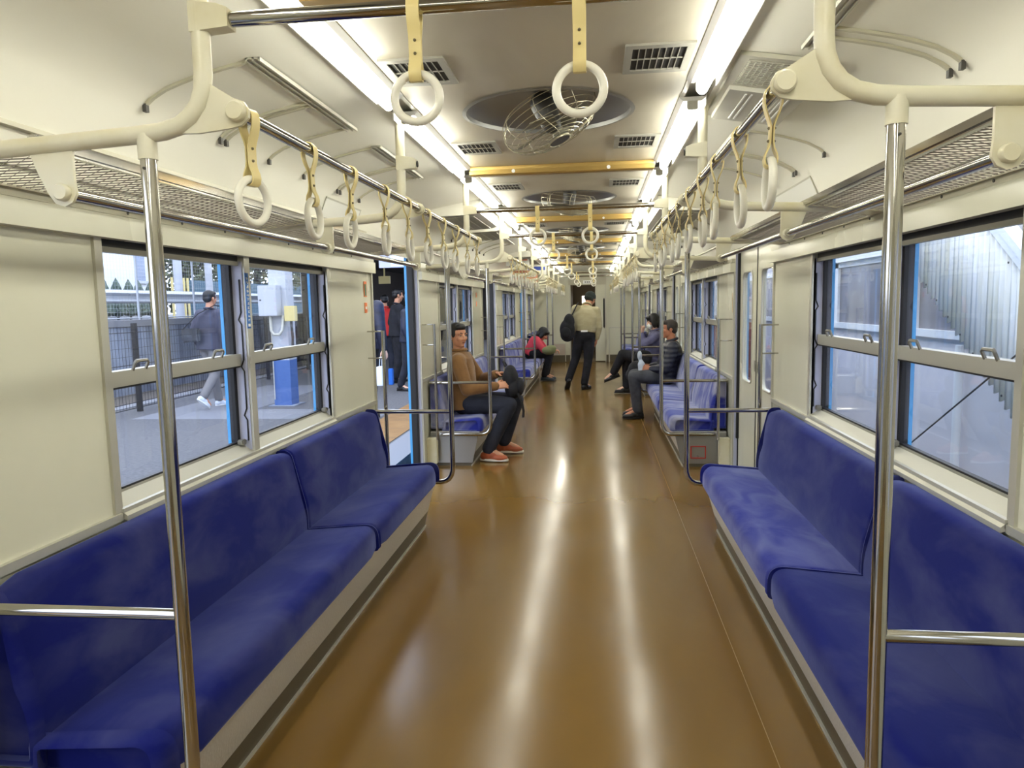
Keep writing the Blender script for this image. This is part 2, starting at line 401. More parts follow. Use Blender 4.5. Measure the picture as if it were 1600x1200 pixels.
# ------------------------------------------------------------------ windows
def ring_quads(mb, outer, inner, f):
    n = len(outer); mb.add([f(*p) for p in outer] + [f(*p) for p in inner], [(q, (q+1) % n, n+(q+1) % n, n+q) for q in range(n)])
def window(n, s, y0, y1, post=True):
    o = Vector((s*1.32, (y0+y1)/2, .80)); r = bpy.data.objects.new('window_%d' % n, None); COL.objects.link(r); r.location = o; r['kind'] = 'structure'
    def part(name, mb, m, par=None, **k): return make(name, mb, m, par or r, o, **k)
    mb = MB(); X = lambda a, b, c0, c1, z0, z1: mb.box((s*a, c0, z0), (s*b, c1, z1))
    X(1.29, 1.31, y0-.028, y0+.006, .79, 1.645); X(1.29, 1.31, y1-.006, y1+.028, .79, 1.645)
    X(1.283, 1.385, y0, y1, .785, .812); mb.prism([(s*1.272, .79), (s*1.34, .845), (s*1.34, .80), (s*1.272, .775)], 'y', y0, y1)
    mb.use(2); X(1.312, 1.33, y0, y1, 1.607, 1.624); mb.use(1); X(1.318, 1.37, y0, y1, 1.624, 1.66); mb.use(0)
    c = (y0+y1)/2 - .01
    if post: X(1.29, 1.385, c-.024, c+.024, .80, 1.66)
    part('window_frame', mb, ['alu', 'rubber', 'alu_dark'])
    spans = [(y0, c-.024), (c+.024, y1)] if post else [(y0, y1)]
    for a, b in spans:
        mb = MB()                                                     # far and near reveals: pale strip with a latch track, black stile, blue body edge
        for e, d in ((b, -1), (a, 1)):
            mb.use(0).box((s*1.30, e, .82), (s*1.35, e+d*.006, 1.625)); mb.use(1).box((s*1.35, e, .82), (s*1.388, e+d*.012, 1.625)); mb.use(2).box((s*1.388, e, .8), (s*1.402, e+d*.014, 1.65))
            pth = []; zs = [.86, .95, .97, 1.0, 1.16, 1.18, 1.21, 1.36, 1.38, 1.41, 1.55]; xs = [0, 0, .012, 0, 0, .012, 0, 0, .012, 0, 0]
            for z, x in zip(zs, xs): pth.append((s*(1.312+x), e+d*.009, z))
            mb.use(1).tube(pth, .0035, 6)
        part('latch_track', mb, ['pale_jamb', 'rubber', 'sky_paint'])
        for nm, z0, z1, dx in (('upper_sash', 1.205, 1.635, .0), ('lower_sash', .82, 1.185, .006)):
            mb = MB(); x0, x1 = 1.345+dx, 1.365+dx
            for e, d in ((b-.006, -1), (a+.006, 1)): mb.use(1).box((s*x0, e, z0), (s*x1, e+d*.022, z1))
            mb.use(0)
            if nm == 'upper_sash': mb.box((s*1.325, a, 1.185), (s*1.365, b, 1.235)); mb.use(1).box((s*1.33, a, 1.178), (s*1.366, b, 1.186)); mb.box((s*x0, a, 1.622), (s*x1, b, 1.64))
            else: mb.box((s*x0, a, .82), (s*x1, b, .85)); mb.use(1).box((s*x0, a, .85), (s*x1, b, .857))
            sash = part(nm, mb, ['alu', 'rubber'])
            mb = MB(); mb.box((s*(x0+.008), a+.01, z0), (s*(x0+.011), b-.01, z1)); part('glass_pane', mb, 'glass', sash)
            if nm == 'upper_sash':
                for f in (.22, .78):
                    y = a+(b-a)*f; mb = MB(); mb.tube([(s*1.328, y-.035, 1.232), (s*1.318, y-.035, 1.255), (s*1.318, y-.028, 1.262), (s*1.318, y+.028, 1.262), (s*1.318, y+.035, 1.255), (s*1.328, y+.035, 1.232)], .006, 6)
                    part('sash_handle', mb, 'alu_dark', sash)
            else:
                mb = MB()
                for y in (a+.03, b-.03): mb.box((s*1.318, y-.018, .845), (s*1.345, y+.018, .868), .004)
                part('sash_catch', mb, 'alu_dark', sash)
n = 0
for s in (-1, 1):
    for k in (0, 1, 2): n += 1; window(n, s, Y0+k*P+.60, Y0+k*P+2.465)
    n += 1; window(n, s, 16.05, 16.75, False)
    mb = MB(); n += 1; window(n, s, Y0-P+.60, Y0-P+2.465)

# ------------------------------------------------------------------ sliding doors: closed on the right, slid open into the wall on the left
def rrect(cy, cz, w_, h_, r_, n=8):
    pts = []
    for a0, sx, sz in ((0, 1, 1), (90, -1, 1), (180, -1, -1), (270, 1, -1)):
        for q in range(n+1):
            an = R(a0+90*q/n); pts.append((cy+sx*(w_/2-r_)+r_*math.cos(an), cz+sz*(h_/2-r_)+r_*math.sin(an)))
    return pts
def door_r(n, a, b):
    o = Vector((DX, (a+b)/2, 0)); r = bpy.data.objects.new('door_%d' % n, None); COL.objects.link(r); r.location = o; r['kind'] = 'structure'
    m_ = (a+b)/2
    for y0, y1, wy in ((a, m_-.002, m_-.315), (m_+.002, b, m_+.315)):
        mb = MB(); inn = rrect(wy, 1.215, .34, .83, .06); cy, cz = wy, 1.215; out = []
        for (y, z) in inn:
            dy, dz = y-cy, z-cz; k_ = 1e9
            if dy > 1e-6: k_ = min(k_, (y1-cy)/dy)
            if dy < -1e-6: k_ = min(k_, (y0-cy)/dy)
            if dz > 1e-6: k_ = min(k_, (1.82-cz)/dz)
            if dz < -1e-6: k_ = min(k_, (.005-cz)/dz)
            out.append((cy+dy*k_, cz+dz*k_))
        # corner-exact outline
        for cyy, czz in ((y1, 1.82), (y0, 1.82), (y0, .005), (y1, .005)):
            j = min(range(len(out)), key=lambda q: (out[q][0]-cyy)**2+(out[q][1]-czz)**2); out[j] = (cyy, czz)
        ring_quads(mb, out, inn, lambda y, z: (DX, y, z)); ring_quads(mb, out, inn, lambda y, z: (DX+.028, y, z))
        nn = len(inn); mb.add([(DX, y, z) for y, z in inn]+[(DX+.028, y, z) for y, z in inn], [(q, (q+1) % nn, nn+(q+1) % nn, nn+q) for q in range(nn)])
        leaf = make('door_leaf', mb, 'cream', r, o)
        mb = MB(); mb.tube([(DX-.002, y, z) for y, z in inn], .007, 6, closed=True); make('window_trim', mb, 'alu', leaf, o)
        mb = MB(); mb.prism(inn, 'x', DX+.012, DX+.015); make('glass_pane', mb, 'glass', leaf, o)
        mb = MB(); mb.box((DX-.003, m_+(.05 if wy > m_ else -.05)-.012, .90), (DX, m_+(.05 if wy > m_ else -.05)+.012, .98)); make('door_pull', mb, 'alu_dark', leaf, o)
    mb = MB(); mb.box((DX-.004, m_-.007, .005), (DX+.02, m_+.007, 1.82)); mb.box((DX-.02, b-.03, .3), (DX+.0, b, 1.80)); make('rubber_edge', mb, 'rubber', r, o)
for k in KS: door_r(5+k, Y0+k*P+L+.23, Y0+k*P+P-.215)
for k in KS:
    a, b = Y0+k*P+L+.23, Y0+k*P+P-.215; r = bpy.data.objects.new('door_%d' % (k+11), None); COL.objects.link(r); r.location = (-DX, b, 0); r['kind'] = 'structure'
    for y, d in ((a, 1), (b-.012, -1)):
        mb = MB(); mb.box((-1.338, y-.02*d, .005), (-1.37, y+.02*d+.0, 1.82)); mb.use(1).box((-1.325, y, .02), (-1.38, y+d*.035, 1.82), .006); make('door_leaf_edge', mb, ['cream', 'rubber'], r, (-DX, b, 0))

# ------------------------------------------------------------------ fluorescent lamps
BAYN = ['near', 'second', 'third', 'end']
def lamp(s, y0, y1, label):
    t = T('fluorescent_lamp', (s*.555, (y0+y1)/2, 2.19), label, 'ceiling light', 'fluorescent lamps along the ceiling')
    mb = MB(); mb.prism([(s*.505, 2.187), (s*.605, 2.187), (s*.590, 2.172), (s*.520, 2.172)], 'y', y0-.01, y1+.01); mb.box((s*.603, y0-.01, 2.158), (s*.607, y1+.01, 2.195)); t.part('reflector', mb, 'white')
    mb = MB()
    for a in (y0, y1): mb = MB(); mb.box((s*.535, a-.012, 2.14), (s*.575, a+.012, 2.175), .004); t.part('socket', mb, 'vent_white')
    mb = MB(); mb.tube([(s*.555, y0+.012, 2.146), (s*.555, y1-.012, 2.146)], .019, 12); t.part('tube', mb, 'tube')
i = 0
for s in (-1, 1):
    j = 0
    for q in range(-3, 12):  # lamps past the metal ceiling are added to brighten the end wall
        y0 = 1.475+1.433*q
        if y0 < YB or y0+1.2 > 17.6: continue
        if y0 > 0: lab = 'lit white fluorescent tube, %s along the %s edge of the metal ceiling' % (ORD[j], SIDE[s]); j += 1
        else: lab = 'lit white fluorescent tube on the %s behind the camera' % SIDE[s] + (', %s back' % ORD[-q-1])
        lamp(s, y0, y0+1.19, lab)

# ------------------------------------------------------------------ ceiling vents, fans, advert rails
def vent(x, y, label):
    t = T('ceiling_vent', (x, y, 2.19), label, 'vent', 'air vents in the metal ceiling')
    mb = MB(); hx, hy = .105, .135
    ix, iy = .082, .105
    for a, b in (((-hx, -hy), (hx, -iy)), ((-hx, iy), (hx, hy)), ((-hx, -iy), (-ix, iy)), ((ix, -iy), (hx, iy))):
        mb.box((x+a[0], y+a[1], 2.183), (x+b[0], y+b[1], 2.191))
    t.part('frame', mb, 'vent_frame')
    mb = MB(); mb.box((x-ix, y-iy, 2.1885), (x+ix, y+iy, 2.1895)); t.part('backing', mb, 'dark')
    mb = MB()
    for q in range(1, 8): xx = x-ix+2*ix*q/8; mb.box((xx-.0014, y-iy, 2.1855), (xx+.0014, y+iy, 2.1885))
    mb.box((x-ix, y-.003, 2.185), (x+ix, y+.003, 2.1885)); t.part('slat', mb, 'vent_frame')
for j, fc in enumerate(FC[1:]):
    for x in (-.385, .385):
        for d in (-.595, .595):
            y = fc+d
            vent(x, y, 'rectangular slatted air vent %s %s of the %s round ceiling fan' % ('before the' if d < 0 else 'beyond the', 'left side' if x < 0 else 'right side', ORD[j] if j else 'overhead') if False else
                 'slatted vent on the %s, just %s the %s ceiling fan from the camera' % (SIDE[1 if x > 0 else -1], 'before' if d < 0 else 'beyond', ORD[j-1] if j else 'rearmost'))
def fan(fc, tilt, az, label):
    t = T('ceiling_fan', (0, fc, 2.19), label, 'ceiling fan', 'round fans in the metal ceiling')
    mb = MB(); n = 48; prof = [(HR+.012, 2.186), (HR-.004, 2.184), (HR-.006, 2.2), (.29, 2.235), (.2, 2.26), (0.001, 2.27)]
    vs = []; fs = []
    for r_, z in prof:
        for q in range(n): an = 2*math.pi*q/n; vs.append((r_*math.cos(an), fc+r_*math.sin(an), z))
    for i in range(len(prof)-1):
        for q in range(n): q2 = (q+1) % n; fs.append((i*n+q, i*n+q2, (i+1)*n+q2, (i+1)*n+q))
    mb.add(vs, fs); t.part('recess_bowl', mb, 'bowl')
    M = Matrix.Rotation(az, 3, 'Z') @ Matrix.Rotation(tilt, 3, 'Y')
    c = Vector((0, fc, 2.175))
    def pt(r_, an, z): return c + M @ Vector((r_*math.cos(an), r_*math.sin(an), z))
    mb = MB()
    cage = [(.045, -.105), (.068, -.104), (.09, -.102), (.112, -.098), (.133, -.092), (.153, -.084), (.172, -.072), (.188, -.056), (.198, -.034), (.202, -.008), (.195, .02), (.175, .04)]
    for r_, z in cage: mb.tube([pt(r_, 2*math.pi*q/36, z) for q in range(36)], .0015, 5, closed=True)
    for q in range(8):
        an = 2*math.pi*q/8; mb.tube([pt(r_, an+.5*(1-r_/.2), z) for r_, z in cage], .0014, 5)
    for q in (0, 1):
        mb.tube([pt(r_, math.pi*q+.1+.0, z) for r_, z in cage], .003, 5)
    t.part('wire_cage', mb, 'wire')
    mb = MB(); mb.cone(c+M@Vector((0, 0, .055)), c+M@Vector((0, 0, -.03)), .05, .042, 20); mb.tube([c+Vector((0, 0, .09)), c+M@Vector((0, 0, .04))], .02, 10); mot = t.part('motor', mb, 'dark_grey')
    mb = MB()
    for q in range(4):
        a0 = math.pi/2*q
        for (u0, u1) in ((0, 1),):
            pts = [pt(.03, a0-.5, -.04), pt(.17, a0-.32, -.045), pt(.175, a0+.25, -.065), pt(.04, a0+.6, -.065)]
            th = M @ Vector((0, 0, .003)); mb.add(pts+[p+th for p in pts], [(0, 1, 2, 3), (7, 6, 5, 4), (0, 1, 5, 4), (1, 2, 6, 5), (2, 3, 7, 6), (3, 0, 4, 7)])
    t.part('blades', mb, 'blade')
    mb = MB(); a, b = c+M@Vector((0, 0, -.102)), c+M@Vector((0, 0, -.112)); mb.tube([a, b], .045, 24); hub = t.part('badge', mb, 'dark_grey')
    mb = MB(); mb.tube([pt(.045, 2*math.pi*q/24, -.11) for q in range(24)], .004, 6, closed=True); t.part('badge_rim', mb, 'wire', hub)
TL = [(.1, .2), (R(8), R(80)), (R(-25), R(-12)), (R(-12), R(140)), (R(10), R(20)), (R(-14), R(60)), (R(12), 0)]
for j, fc in enumerate(FC):
    if j == 0: continue
    fan(fc, TL[j][0], TL[j][1], 'caged fan tilted askew in the nearest visible round ceiling recess' if j == 2 else
        'caged ceiling fan in a round metal recess, %s from the camera' % ORD[j-2] if j > 1 else 'caged ceiling fan above and behind the camera')
for j in range(len(FC)):
    y = FC[j]+1.10 if j > 0 else FC[0]+1.10
    t = T('advert_rail', (0, y, 2.19), 'gold metal cross rail on the ceiling, ' + ('nearest, above the first hanging ring bar' if j == 1 else 'behind the camera' if j == 0 else '%s beyond the nearest fan' % ORD[j-2] if j > 1 else ''), 'ceiling rail', 'gold cross rails on the ceiling')
    mb = MB(); mb.prism([(y-.02, 2.189), (y-.02, 2.150), (y-.012, 2.140), (y+.03, 2.140), (y+.05, 2.189)], 'x', -.505, .505); mb.box((-.51, y-.026, 2.146), (.51, y-.016, 2.166)); t.part('bar', mb, 'gold')
    mb = MB()
    for x in (-.262, .262): mb.disc((x, y-.028, 2.158), .010, 'y', .003, 16)
    t.part('round_clip', mb, 'white')

# ------------------------------------------------------------------ hanging boxes with louvres on the side ceiling
def cove_at(x):
    for (x0, z0), (x1, z1) in zip(COVE[:-1], COVE[1:]):
        if x1 <= x <= x0: return z0+(z1-z0)*(x0-x)/(x0-x1)
    return 2.19
def duct(s, y0, y1, label, mesh_front=False):
    if mesh_front: return flush_vent(s, y0, y1, label)
    t = T('ceiling_louvre_box', (s*.82, (y0+y1)/2, 2.12), label, 'ventilation box', 'louvred boxes on the side ceiling')
    mb = MB(); mb.prism([(s*.645, 2.19), (s*.655, 2.095), (s*.70, 2.085), (s*1.0, 2.075), (s*1.06, 2.12), (s*.95, 2.15)], 'y', y0, y1); t.part('housing', mb, 'cream_ceiling')
    mb = MB(); mb.prism([(s*.705, 2.0835), (s*.705, 2.080), (s*.985, 2.070), (s*.985, 2.0745)], 'y', y0+.05, y1-.05); t.part('grille_back', mb, 'dark_grey')
    mb = MB(); n = int((y1-y0-.1)/.022)
    for q in range(n+1): y = y0+.05+q*(y1-y0-.1)/n; mb.prism([(s*.705, 2.0815), (s*.705, 2.076), (s*.985, 2.066), (s*.985, 2.0725)], 'y', y, y+.005)
    for q in range(5): x = .705+q*.07; mb.box((s*(x-.003), y0+.05, 2.0795-(x-.705)*.036), (s*(x+.003), y1-.05, 2.0745-(x-.705)*.036))
    t.part('louvre', mb, 'alu')
def flush_vent(s, y0, y1, label):
    t = T('ceiling_louvre_box', (s*.82, (y0+y1)/2, 2.15), label, 'ventilation box', 'louvred boxes on the side ceiling')
    ym = y0+(y1-y0)*.42
    def sl(x0, x1, a, b, d0, d1, m, name, par=None):
        mb = MB(); mb.prism([(s*x0, cove_at(x0)-d0), (s*x1, cove_at(x1)-d0), (s*x1, cove_at(x1)-d1), (s*x0, cove_at(x0)-d1)], 'y', a, b); return t.part(name, mb, m, par)
    sl(.64, .93, y0, y1, 0, .014, 'alu', 'plate')
    sl(.67, .90, y0+.03, ym-.02, .012, .015, 'dark_grey', 'grille_back')
    mb = MB()
    for q in range(14): x = .675+q*.017; mb.box((s*x, y0+.03, cove_at(x)-.019), (s*(x+.004), ym-.02, cove_at(x)-.014))
    n = int((ym-y0)/.02)
    for q in range(n): y = y0+.03+q*(ym-y0-.05)/n; mb.prism([(s*.67, cove_at(.67)-.014), (s*.90, cove_at(.90)-.014), (s*.90, cove_at(.90)-.019), (s*.67, cove_at(.67)-.019)], 'y', y, y+.005)
    t.part('grille', mb, 'alu')
    w_ = sl(.66, .92, ym, y1-.02, .012, .03, 'vent_white', 'deflector')
    for x in (.72, .74, .85, .87): sl(x, x+.006, ym+.03, y1-.05, .029, .033, 'white', 'ridge', w_)
duct(-1, 5.35, 6.35, 'louvred box on the left side ceiling above the open door, nearest one')
duct(-1, 6.6, 7.4, 'louvred box on the left side ceiling just beyond the one over the nearest door')
duct(-1, 10.2, 12.2, 'louvred box on the left side ceiling farthest from the camera')
duct(1, 2.42, 3.15, 'small meshed ventilation box on the right side ceiling behind the strap rail', True)
duct(1, 5.5, 7.2, 'long louvred box on the right side ceiling above the closed door')
duct(1, 10.2, 12.2, 'louvred box on the right side ceiling farthest from the camera')

# ------------------------------------------------------------------ aluminium strips and curved conduits on the side ceilings
def cove_at(x):
    for (x0, z0), (x1, z1) in zip(COVE[:-1], COVE[1:]):
        if x1 <= x <= x0: return z0+(z1-z0)*(x0-x)/(x0-x1)
    return 2.19
def strip(s, y0, y1, ribs, label):
    t = T('advert_holder', (s*.82, (y0+y1)/2, 2.16), label, 'advert holder', 'poster strips on the side ceiling')
    mb = MB(); z = cove_at(.82)
    for x in (.797, .816, .838): mb.box((s*(x-.003), y0, z-.014), (s*(x+.003), y1, z-.002))
    mb.box((s*.795, y0, z-.008), (s*.840, y1, z-.002)); t.part('strip', mb, 'alu')
    for y in ribs:
        mb = MB(); xs = [.84, .92, 1.0, 1.06, 1.11, 1.15, 1.175]
        mb.sweep([(s*x, y, cove_at(x)-.004) for x in xs], [(-.004, -.007), (.004, -.007), (.004, .007), (-.004, .007)]); rb = t.part('rib', mb, 'grey_cream')
        mb = MB(); mb.box((s*1.17, y-.008, 2.028), (s*1.182, y+.008, 2.052)); t.part('clip', mb, 'dark_grey', rb)
for k in range(3):
    for s in (-1, 1):
        for a, b, w_ in (((.68, 1.57, 'near'), (1.9, 2.75, 'far')) if s == -1 else ((-.05, .87, 'near'), (1.9, 2.8, 'far'))):
            y0, y1 = Y0+k*P+a, Y0+k*P+b
            strip(s, y0, y1, (y0+.02, y0+.47, y0+.51, y1-.02) if not (s == 1 and w_ == 'near') else (y0+.25, y1-.15, y1-.08), 'metal strip with curved ribs on the %s ceiling, %s half of the %s bench' % (SIDE[s], w_, BAYN[k]))

# ------------------------------------------------------------------ stanchions: overhead tube, pole, arm rail, gusset plates
FY = Y0
def arc(cx, cz, r, a0, a1, n=8): return [(cx+r*math.cos(R(a0+(a1-a0)*q/n)), cz+r*math.sin(R(a0+(a1-a0)*q/n))) for q in range(n+1)]
def stanchion(s, pole, crossbar_stub, label, y=Y0, low=True):
    t = T('stanchion' if pole else 'overhead_bracket', (s*.737, y, 0 if pole else 1.75), label, 'grab pole' if pole else 'bracket', 'grab poles at the bench ends' if pole else 'overhead brackets halfway along the benches')
    XZ = lambda pts: [(s*x, y, z) for x, z in pts]
    mb = MB()
    mb.tube(XZ([(.605, 2.195), (.605, 1.90), (.608, 1.868), (.618, 1.84), (.636, 1.817), (.662, 1.800), (.70, 1.790), (.76, 1.785), (1.0, 1.773), (1.27, 1.762)]), .0185, 16)
    t.part('overhead_tube', mb, 'cream_paint')
    mb = MB(); mb.prism([(s*.612, 1.888), (s*.64, 1.82), (s*.71, 1.785), (s*.62, 1.782), (s*.55, 1.789), (s*.527, 1.794), (s*.512, 1.808), (s*.511, 1.824), (s*.521, 1.840), (s*.542, 1.848), (s*.60, 1.884)], 'y', y-.004, y+.004)
    g = t.part('gusset', mb, 'cream_paint')
    mb = MB(); mb.tube([(s*.535, y-.004, 1.82), (s*.535, y-.016, 1.82), (s*.535, y-.020, 1.82)], lambda i: (.0205, .0205, .017)[i], 24); t.part('knob', mb, 'cream_paint', g)
    mb = MB(); mb.prism([(s*1.005, 1.768), (s*.905, 1.775), (s*.905, 1.70), (s*.902, 1.672), (s*.912, 1.654), (s*.93, 1.646), (s*.95, 1.652), (s*.966, 1.675), (s*.985, 1.715)], 'y', y-.004, y+.004)
    g = t.part('rack_bracket', mb, 'cream_paint')
    mb = MB(); mb.tube([(s*.93, y-.004, 1.675), (s*.93, y-.014, 1.675), (s*.93, y-.018, 1.675)], lambda i: (.018, .018, .015)[i], 24); t.part('knob', mb, 'cream_paint', g)
    mb = MB(); mb.prism([(s*.62, 2.035), (s*.56, 2.027), (s*.538, 2.018), (s*.538, 1.982), (s*.62, 1.976)], 'y', y-.018, y+.018)
    st = t.part('crossbar_socket', mb, 'cream_paint')
    if not crossbar_stub:
        mb = MB(); mb.disc((s*.537, y, 2.0), .013, 'x', -.004*s, 16); t.part('hole', mb, 'dark', st)
    if pole:
        mb = MB(); mb.tube(XZ([(.737, 1.785), (.737, 1.735)]), .0195, 16); t.part('sleeve', mb, 'cream_paint')
        mb = MB()
        if low: mb.tube(XZ([(.737, 1.737), (.737, .40), (.739, .365), (.748, .335), (.765, .310), (.79, .295), (.82, .290), (1.19, .290)]), .0165, 16)
        else: mb.tube(XZ([(.737, 1.737), (.737, 0.0)]), .0165, 16)
        pl = t.part('pole', mb, 'chrome')
        mb = MB(); mb.cone((s*.737-.0, y-.0165, 1.715), (s*.737, y-.018, 1.715), .003, .003, 8); t.part('screw', mb, 'dark_grey', pl)
        mb = MB(); mb.tube(XZ([(.745, .75), (1.285, .75)]), .0135, 14); t.part('arm_rail', mb, 'chrome')
    return t.r
planes = []
for k in range(3): planes += [(Y0+k*P, 'near end of the %s bench' % BAYN[k]), (Y0+k*P+L, 'far end of the %s bench' % BAYN[k])]
planes.append((Y0+3*P, 'near end of the short end bench'))
for s in (-1, 1):
    base = stanchion(s, True, True, '%s chrome grab pole at the %s' % (SIDE[s], planes[0][1]))
    for y, d in planes[1:]: dup(base, (0, y-Y0, 0), '%s chrome grab pole at the %s' % (SIDE[s], d))
    b2 = stanchion(s, False, False, 'cream overhead tube bracket above the middle of the near bench on the %s' % SIDE[s], y=Y0+L/2)
    for k in (1, 2): dup(b2, (0, k*P, 0), 'cream overhead tube bracket above the middle of the %s bench on the %s' % (BAYN[k], SIDE[s]))

# ------------------------------------------------------------------ chrome bars that carry the straps
for j, (y, d) in enumerate(planes):
    mb = MB(); mb.tube([(-.54, y, 2.0), (.54, y, 2.0)], .0145, 14)
    single('hanging_bar', mb, 'chrome', 'chrome bar across the aisle at the %s' % d, 'hanging bar', 'chrome bars across the aisle', origin=(0, y, 2.0))
ends = [(Y0+k*P, Y0+k*P+L, BAYN[k]) for k in range(3)] + [(Y0+3*P, YE, 'end')]
for s in (-1, 1):
    for a, b, d in ends:
        mb = MB(); mb.tube([(s*.535, a, 1.82), (s*.535, b, 1.82)], .0135, 14)
        single('strap_rail', mb, 'chrome', 'lengthwise chrome rail with straps over the %s bench on the %s' % (d, SIDE[s]), 'strap rail', 'lengthwise strap rails', origin=(s*.535, (a+b)/2, 1.82))

# ------------------------------------------------------------------ hand straps
def strap(along, label, group):
    """built hanging from the origin; 'along' is the bar's direction"""
    t = T('hand_strap', (0, 0, 0), label, 'hand strap', group)
    A = Vector((1, 0, 0)) if along == 'x' else Vector((0, 1, 0)); B = Vector((0, 1, 0)) if along == 'x' else Vector((1, 0, 0)); Z = Vector((0, 0, 1))
    half = [(0, .0175), (.009, .015), (.0155, .007), (.0175, -.004), (.0165, -.018), (.012, -.034), (.0065, -.048), (.0030, -.060), (.0030, -.090), (.0050, -.102), (.0105, -.114), (.0125, -.124), (.0105, -.134), (.005, -.139)]
    loop = half + [(-b, z) for b, z in half[::-1] if b > 1e-6]
    mb = MB(); w2, t2 = .0125, .0014
    mb.sweep([B*b+Z*z for b, z in loop], [(-w2, -t2), (w2, -t2), (w2, t2), (-w2, t2)], up=A, closed=True)
    sp = t.part('strap', mb, 'strap')
    mb = MB()
    for z in (-.063, -.088):
        for sg in (-1, 1):
            c = B*(sg*.0045)+Z*z; mb.cone(c, c+B*(sg*.0012), .0032, .003, 10, 2)
    t.part('rivet', mb, 'rivet', sp)
    mb = MB(); c = Z*-.171
    mb.tube([c+A*(.0455*math.sin(2*math.pi*q/40))+Z*(.0455*math.cos(2*math.pi*q/40)) for q in range(40)], .0085, 12, closed=True)
    t.part('ring', mb, 'ring')
    return t.r
sx = strap('x', '', 'ring straps on the bars across the aisle'); sy = strap('y', '', 'ring straps on the lengthwise rails')
def cptree(o, loc, rz, label):
    r = dup(o, (0, 0, 0), label); r.location = loc; r.rotation_euler = rz; return r
first = True
for j, (y, d) in enumerate(planes):
    for x, nm in ((-.163, 'left'), (.157, 'right')):
        lab = '%s white ring on the cross bar at the %s' % (nm, d)
        if first: sx.location = (x, y, 2.0); sx['label'] = lab; first = False
        else: cptree(sx, (x, y, 2.0), (0, 0, R(random.uniform(-4, 4))), lab)
first = True
offs = {-1: [.045, .37, .69, 1.03, 1.335, 1.67, 1.99, 2.33, 2.67, 2.99], 1: [.08, .42, .745, 1.03, 1.335, 1.67, 1.99, 2.33, 2.67, 2.98]}
for s in (-1, 1):
    for k, (a, b, d) in enumerate(ends):
        for q, off in enumerate(offs[s] if k < 3 else [.1, .42, .74, 1.06, 1.38]):
            lab = 'white ring strap on the %s rail over the %s bench, %s from its near end' % (SIDE[s], d, ORD[q])
            loc = (s*.535, a+off, 1.82); rot = (0, R(random.uniform(-3, 3)), R(random.uniform(-5, 5)))
            if s == -1 and k == 0 and q == 0: rot = (0, 0, R(-14))
            if first: sy.location = loc; sy.rotation_euler = rot; sy['label'] = lab; first = False
            else: cptree(sy, loc, rot, lab)

# ------------------------------------------------------------------ luggage racks
def rack(s, a, b, label):
    t = T('luggage_rack', (s*1.1, (a+b)/2, 1.75), label, 'luggage rack', 'luggage racks')
    mb = MB(); mb.tube([(s*.93, a-.0, 1.675), (s*.93, b, 1.675)], .0135, 12); t.part('front_rail', mb, 'chrome')
    mb = MB(); mb.box((s*.985, a, 1.772), (s*1.012, b, 1.800), .006); t.part('top_rail', mb, 'chrome')
    x0, z0, x1, z1 = 1.0, 1.775, 1.275, 1.742
    ny = int((b-a)/.030); nx = 11; mb = MB(); hw = .0026
    du = (b-a)/ny; dv = (x1-x0)/nx
    def p(u, v): return Vector((s*(x0+v*dv), a+u*du, z0+(z1-z0)*v/nx))
    vs = []; fs = []
    for i_ in range(ny):
        for j_ in range(nx):
            o1 = .5*(j_ % 2)
            for (A_, B_) in (((i_+o1, j_), (i_+o1+.5, j_+1)), ((i_+o1+1.0, j_), (i_+o1+.5, j_+1))):
                if max(A_[0], B_[0]) > ny: continue
                q = len(vs); pa, pb = p(*A_), p(*B_)
                n_ = Vector((s*.0, .0014, 0)); up_ = Vector((0, 0, .0018))
                vs += [pa-n_-up_, pa+n_+up_, pb+n_+up_, pb-n_-up_]; fs.append((q, q+1, q+2, q+3))
    mb.add(vs, fs); t.part('wire_mesh_shelf', mb, 'mesh_wire', flat=True)
    mb = MB(); mb.box((s*1.262, a, 1.738), (s*1.287, b, 1.752)); mb.box((s*1.245, a, 1.885), (s*1.262, b, 1.897)); sh = t.part('back_strip', mb, 'grey_cream')
    mb = MB()
    for q in range(int((b-a)/.3)): mb.disc((s*1.262, a+.1+q*.3, 1.728), .005, 'x', -.003*s, 8)
    t.part('screw', mb, 'dark_grey', sh)
    for c, d in ((b-.14, b), ((a+b)/2-.06, (a+b)/2+.06)): mb = MB(); mb.prism([(s*1.0, 1.772), (s*1.28, 1.738), (s*1.28, 1.744), (s*1.0, 1.778)], 'y', c, d); t.part('shelf_plate', mb, 'cream_paint')
for s in (-1, 1):
    rack(s, Y0+.0, Y0+L, 'wire mesh luggage rack over the near bench on the %s' % SIDE[s])
    r0 = [o for o in COL.objects if o.name.startswith('luggage_rack')][-1]
    for k in (1, 2): dup(r0, (0, k*P, 0), 'wire mesh luggage rack over the %s bench on the %s' % (BAYN[k], SIDE[s]))
    rack(s, Y0+3*P, YE-.02, 'wire mesh luggage rack over the short end bench on the %s' % SIDE[s])

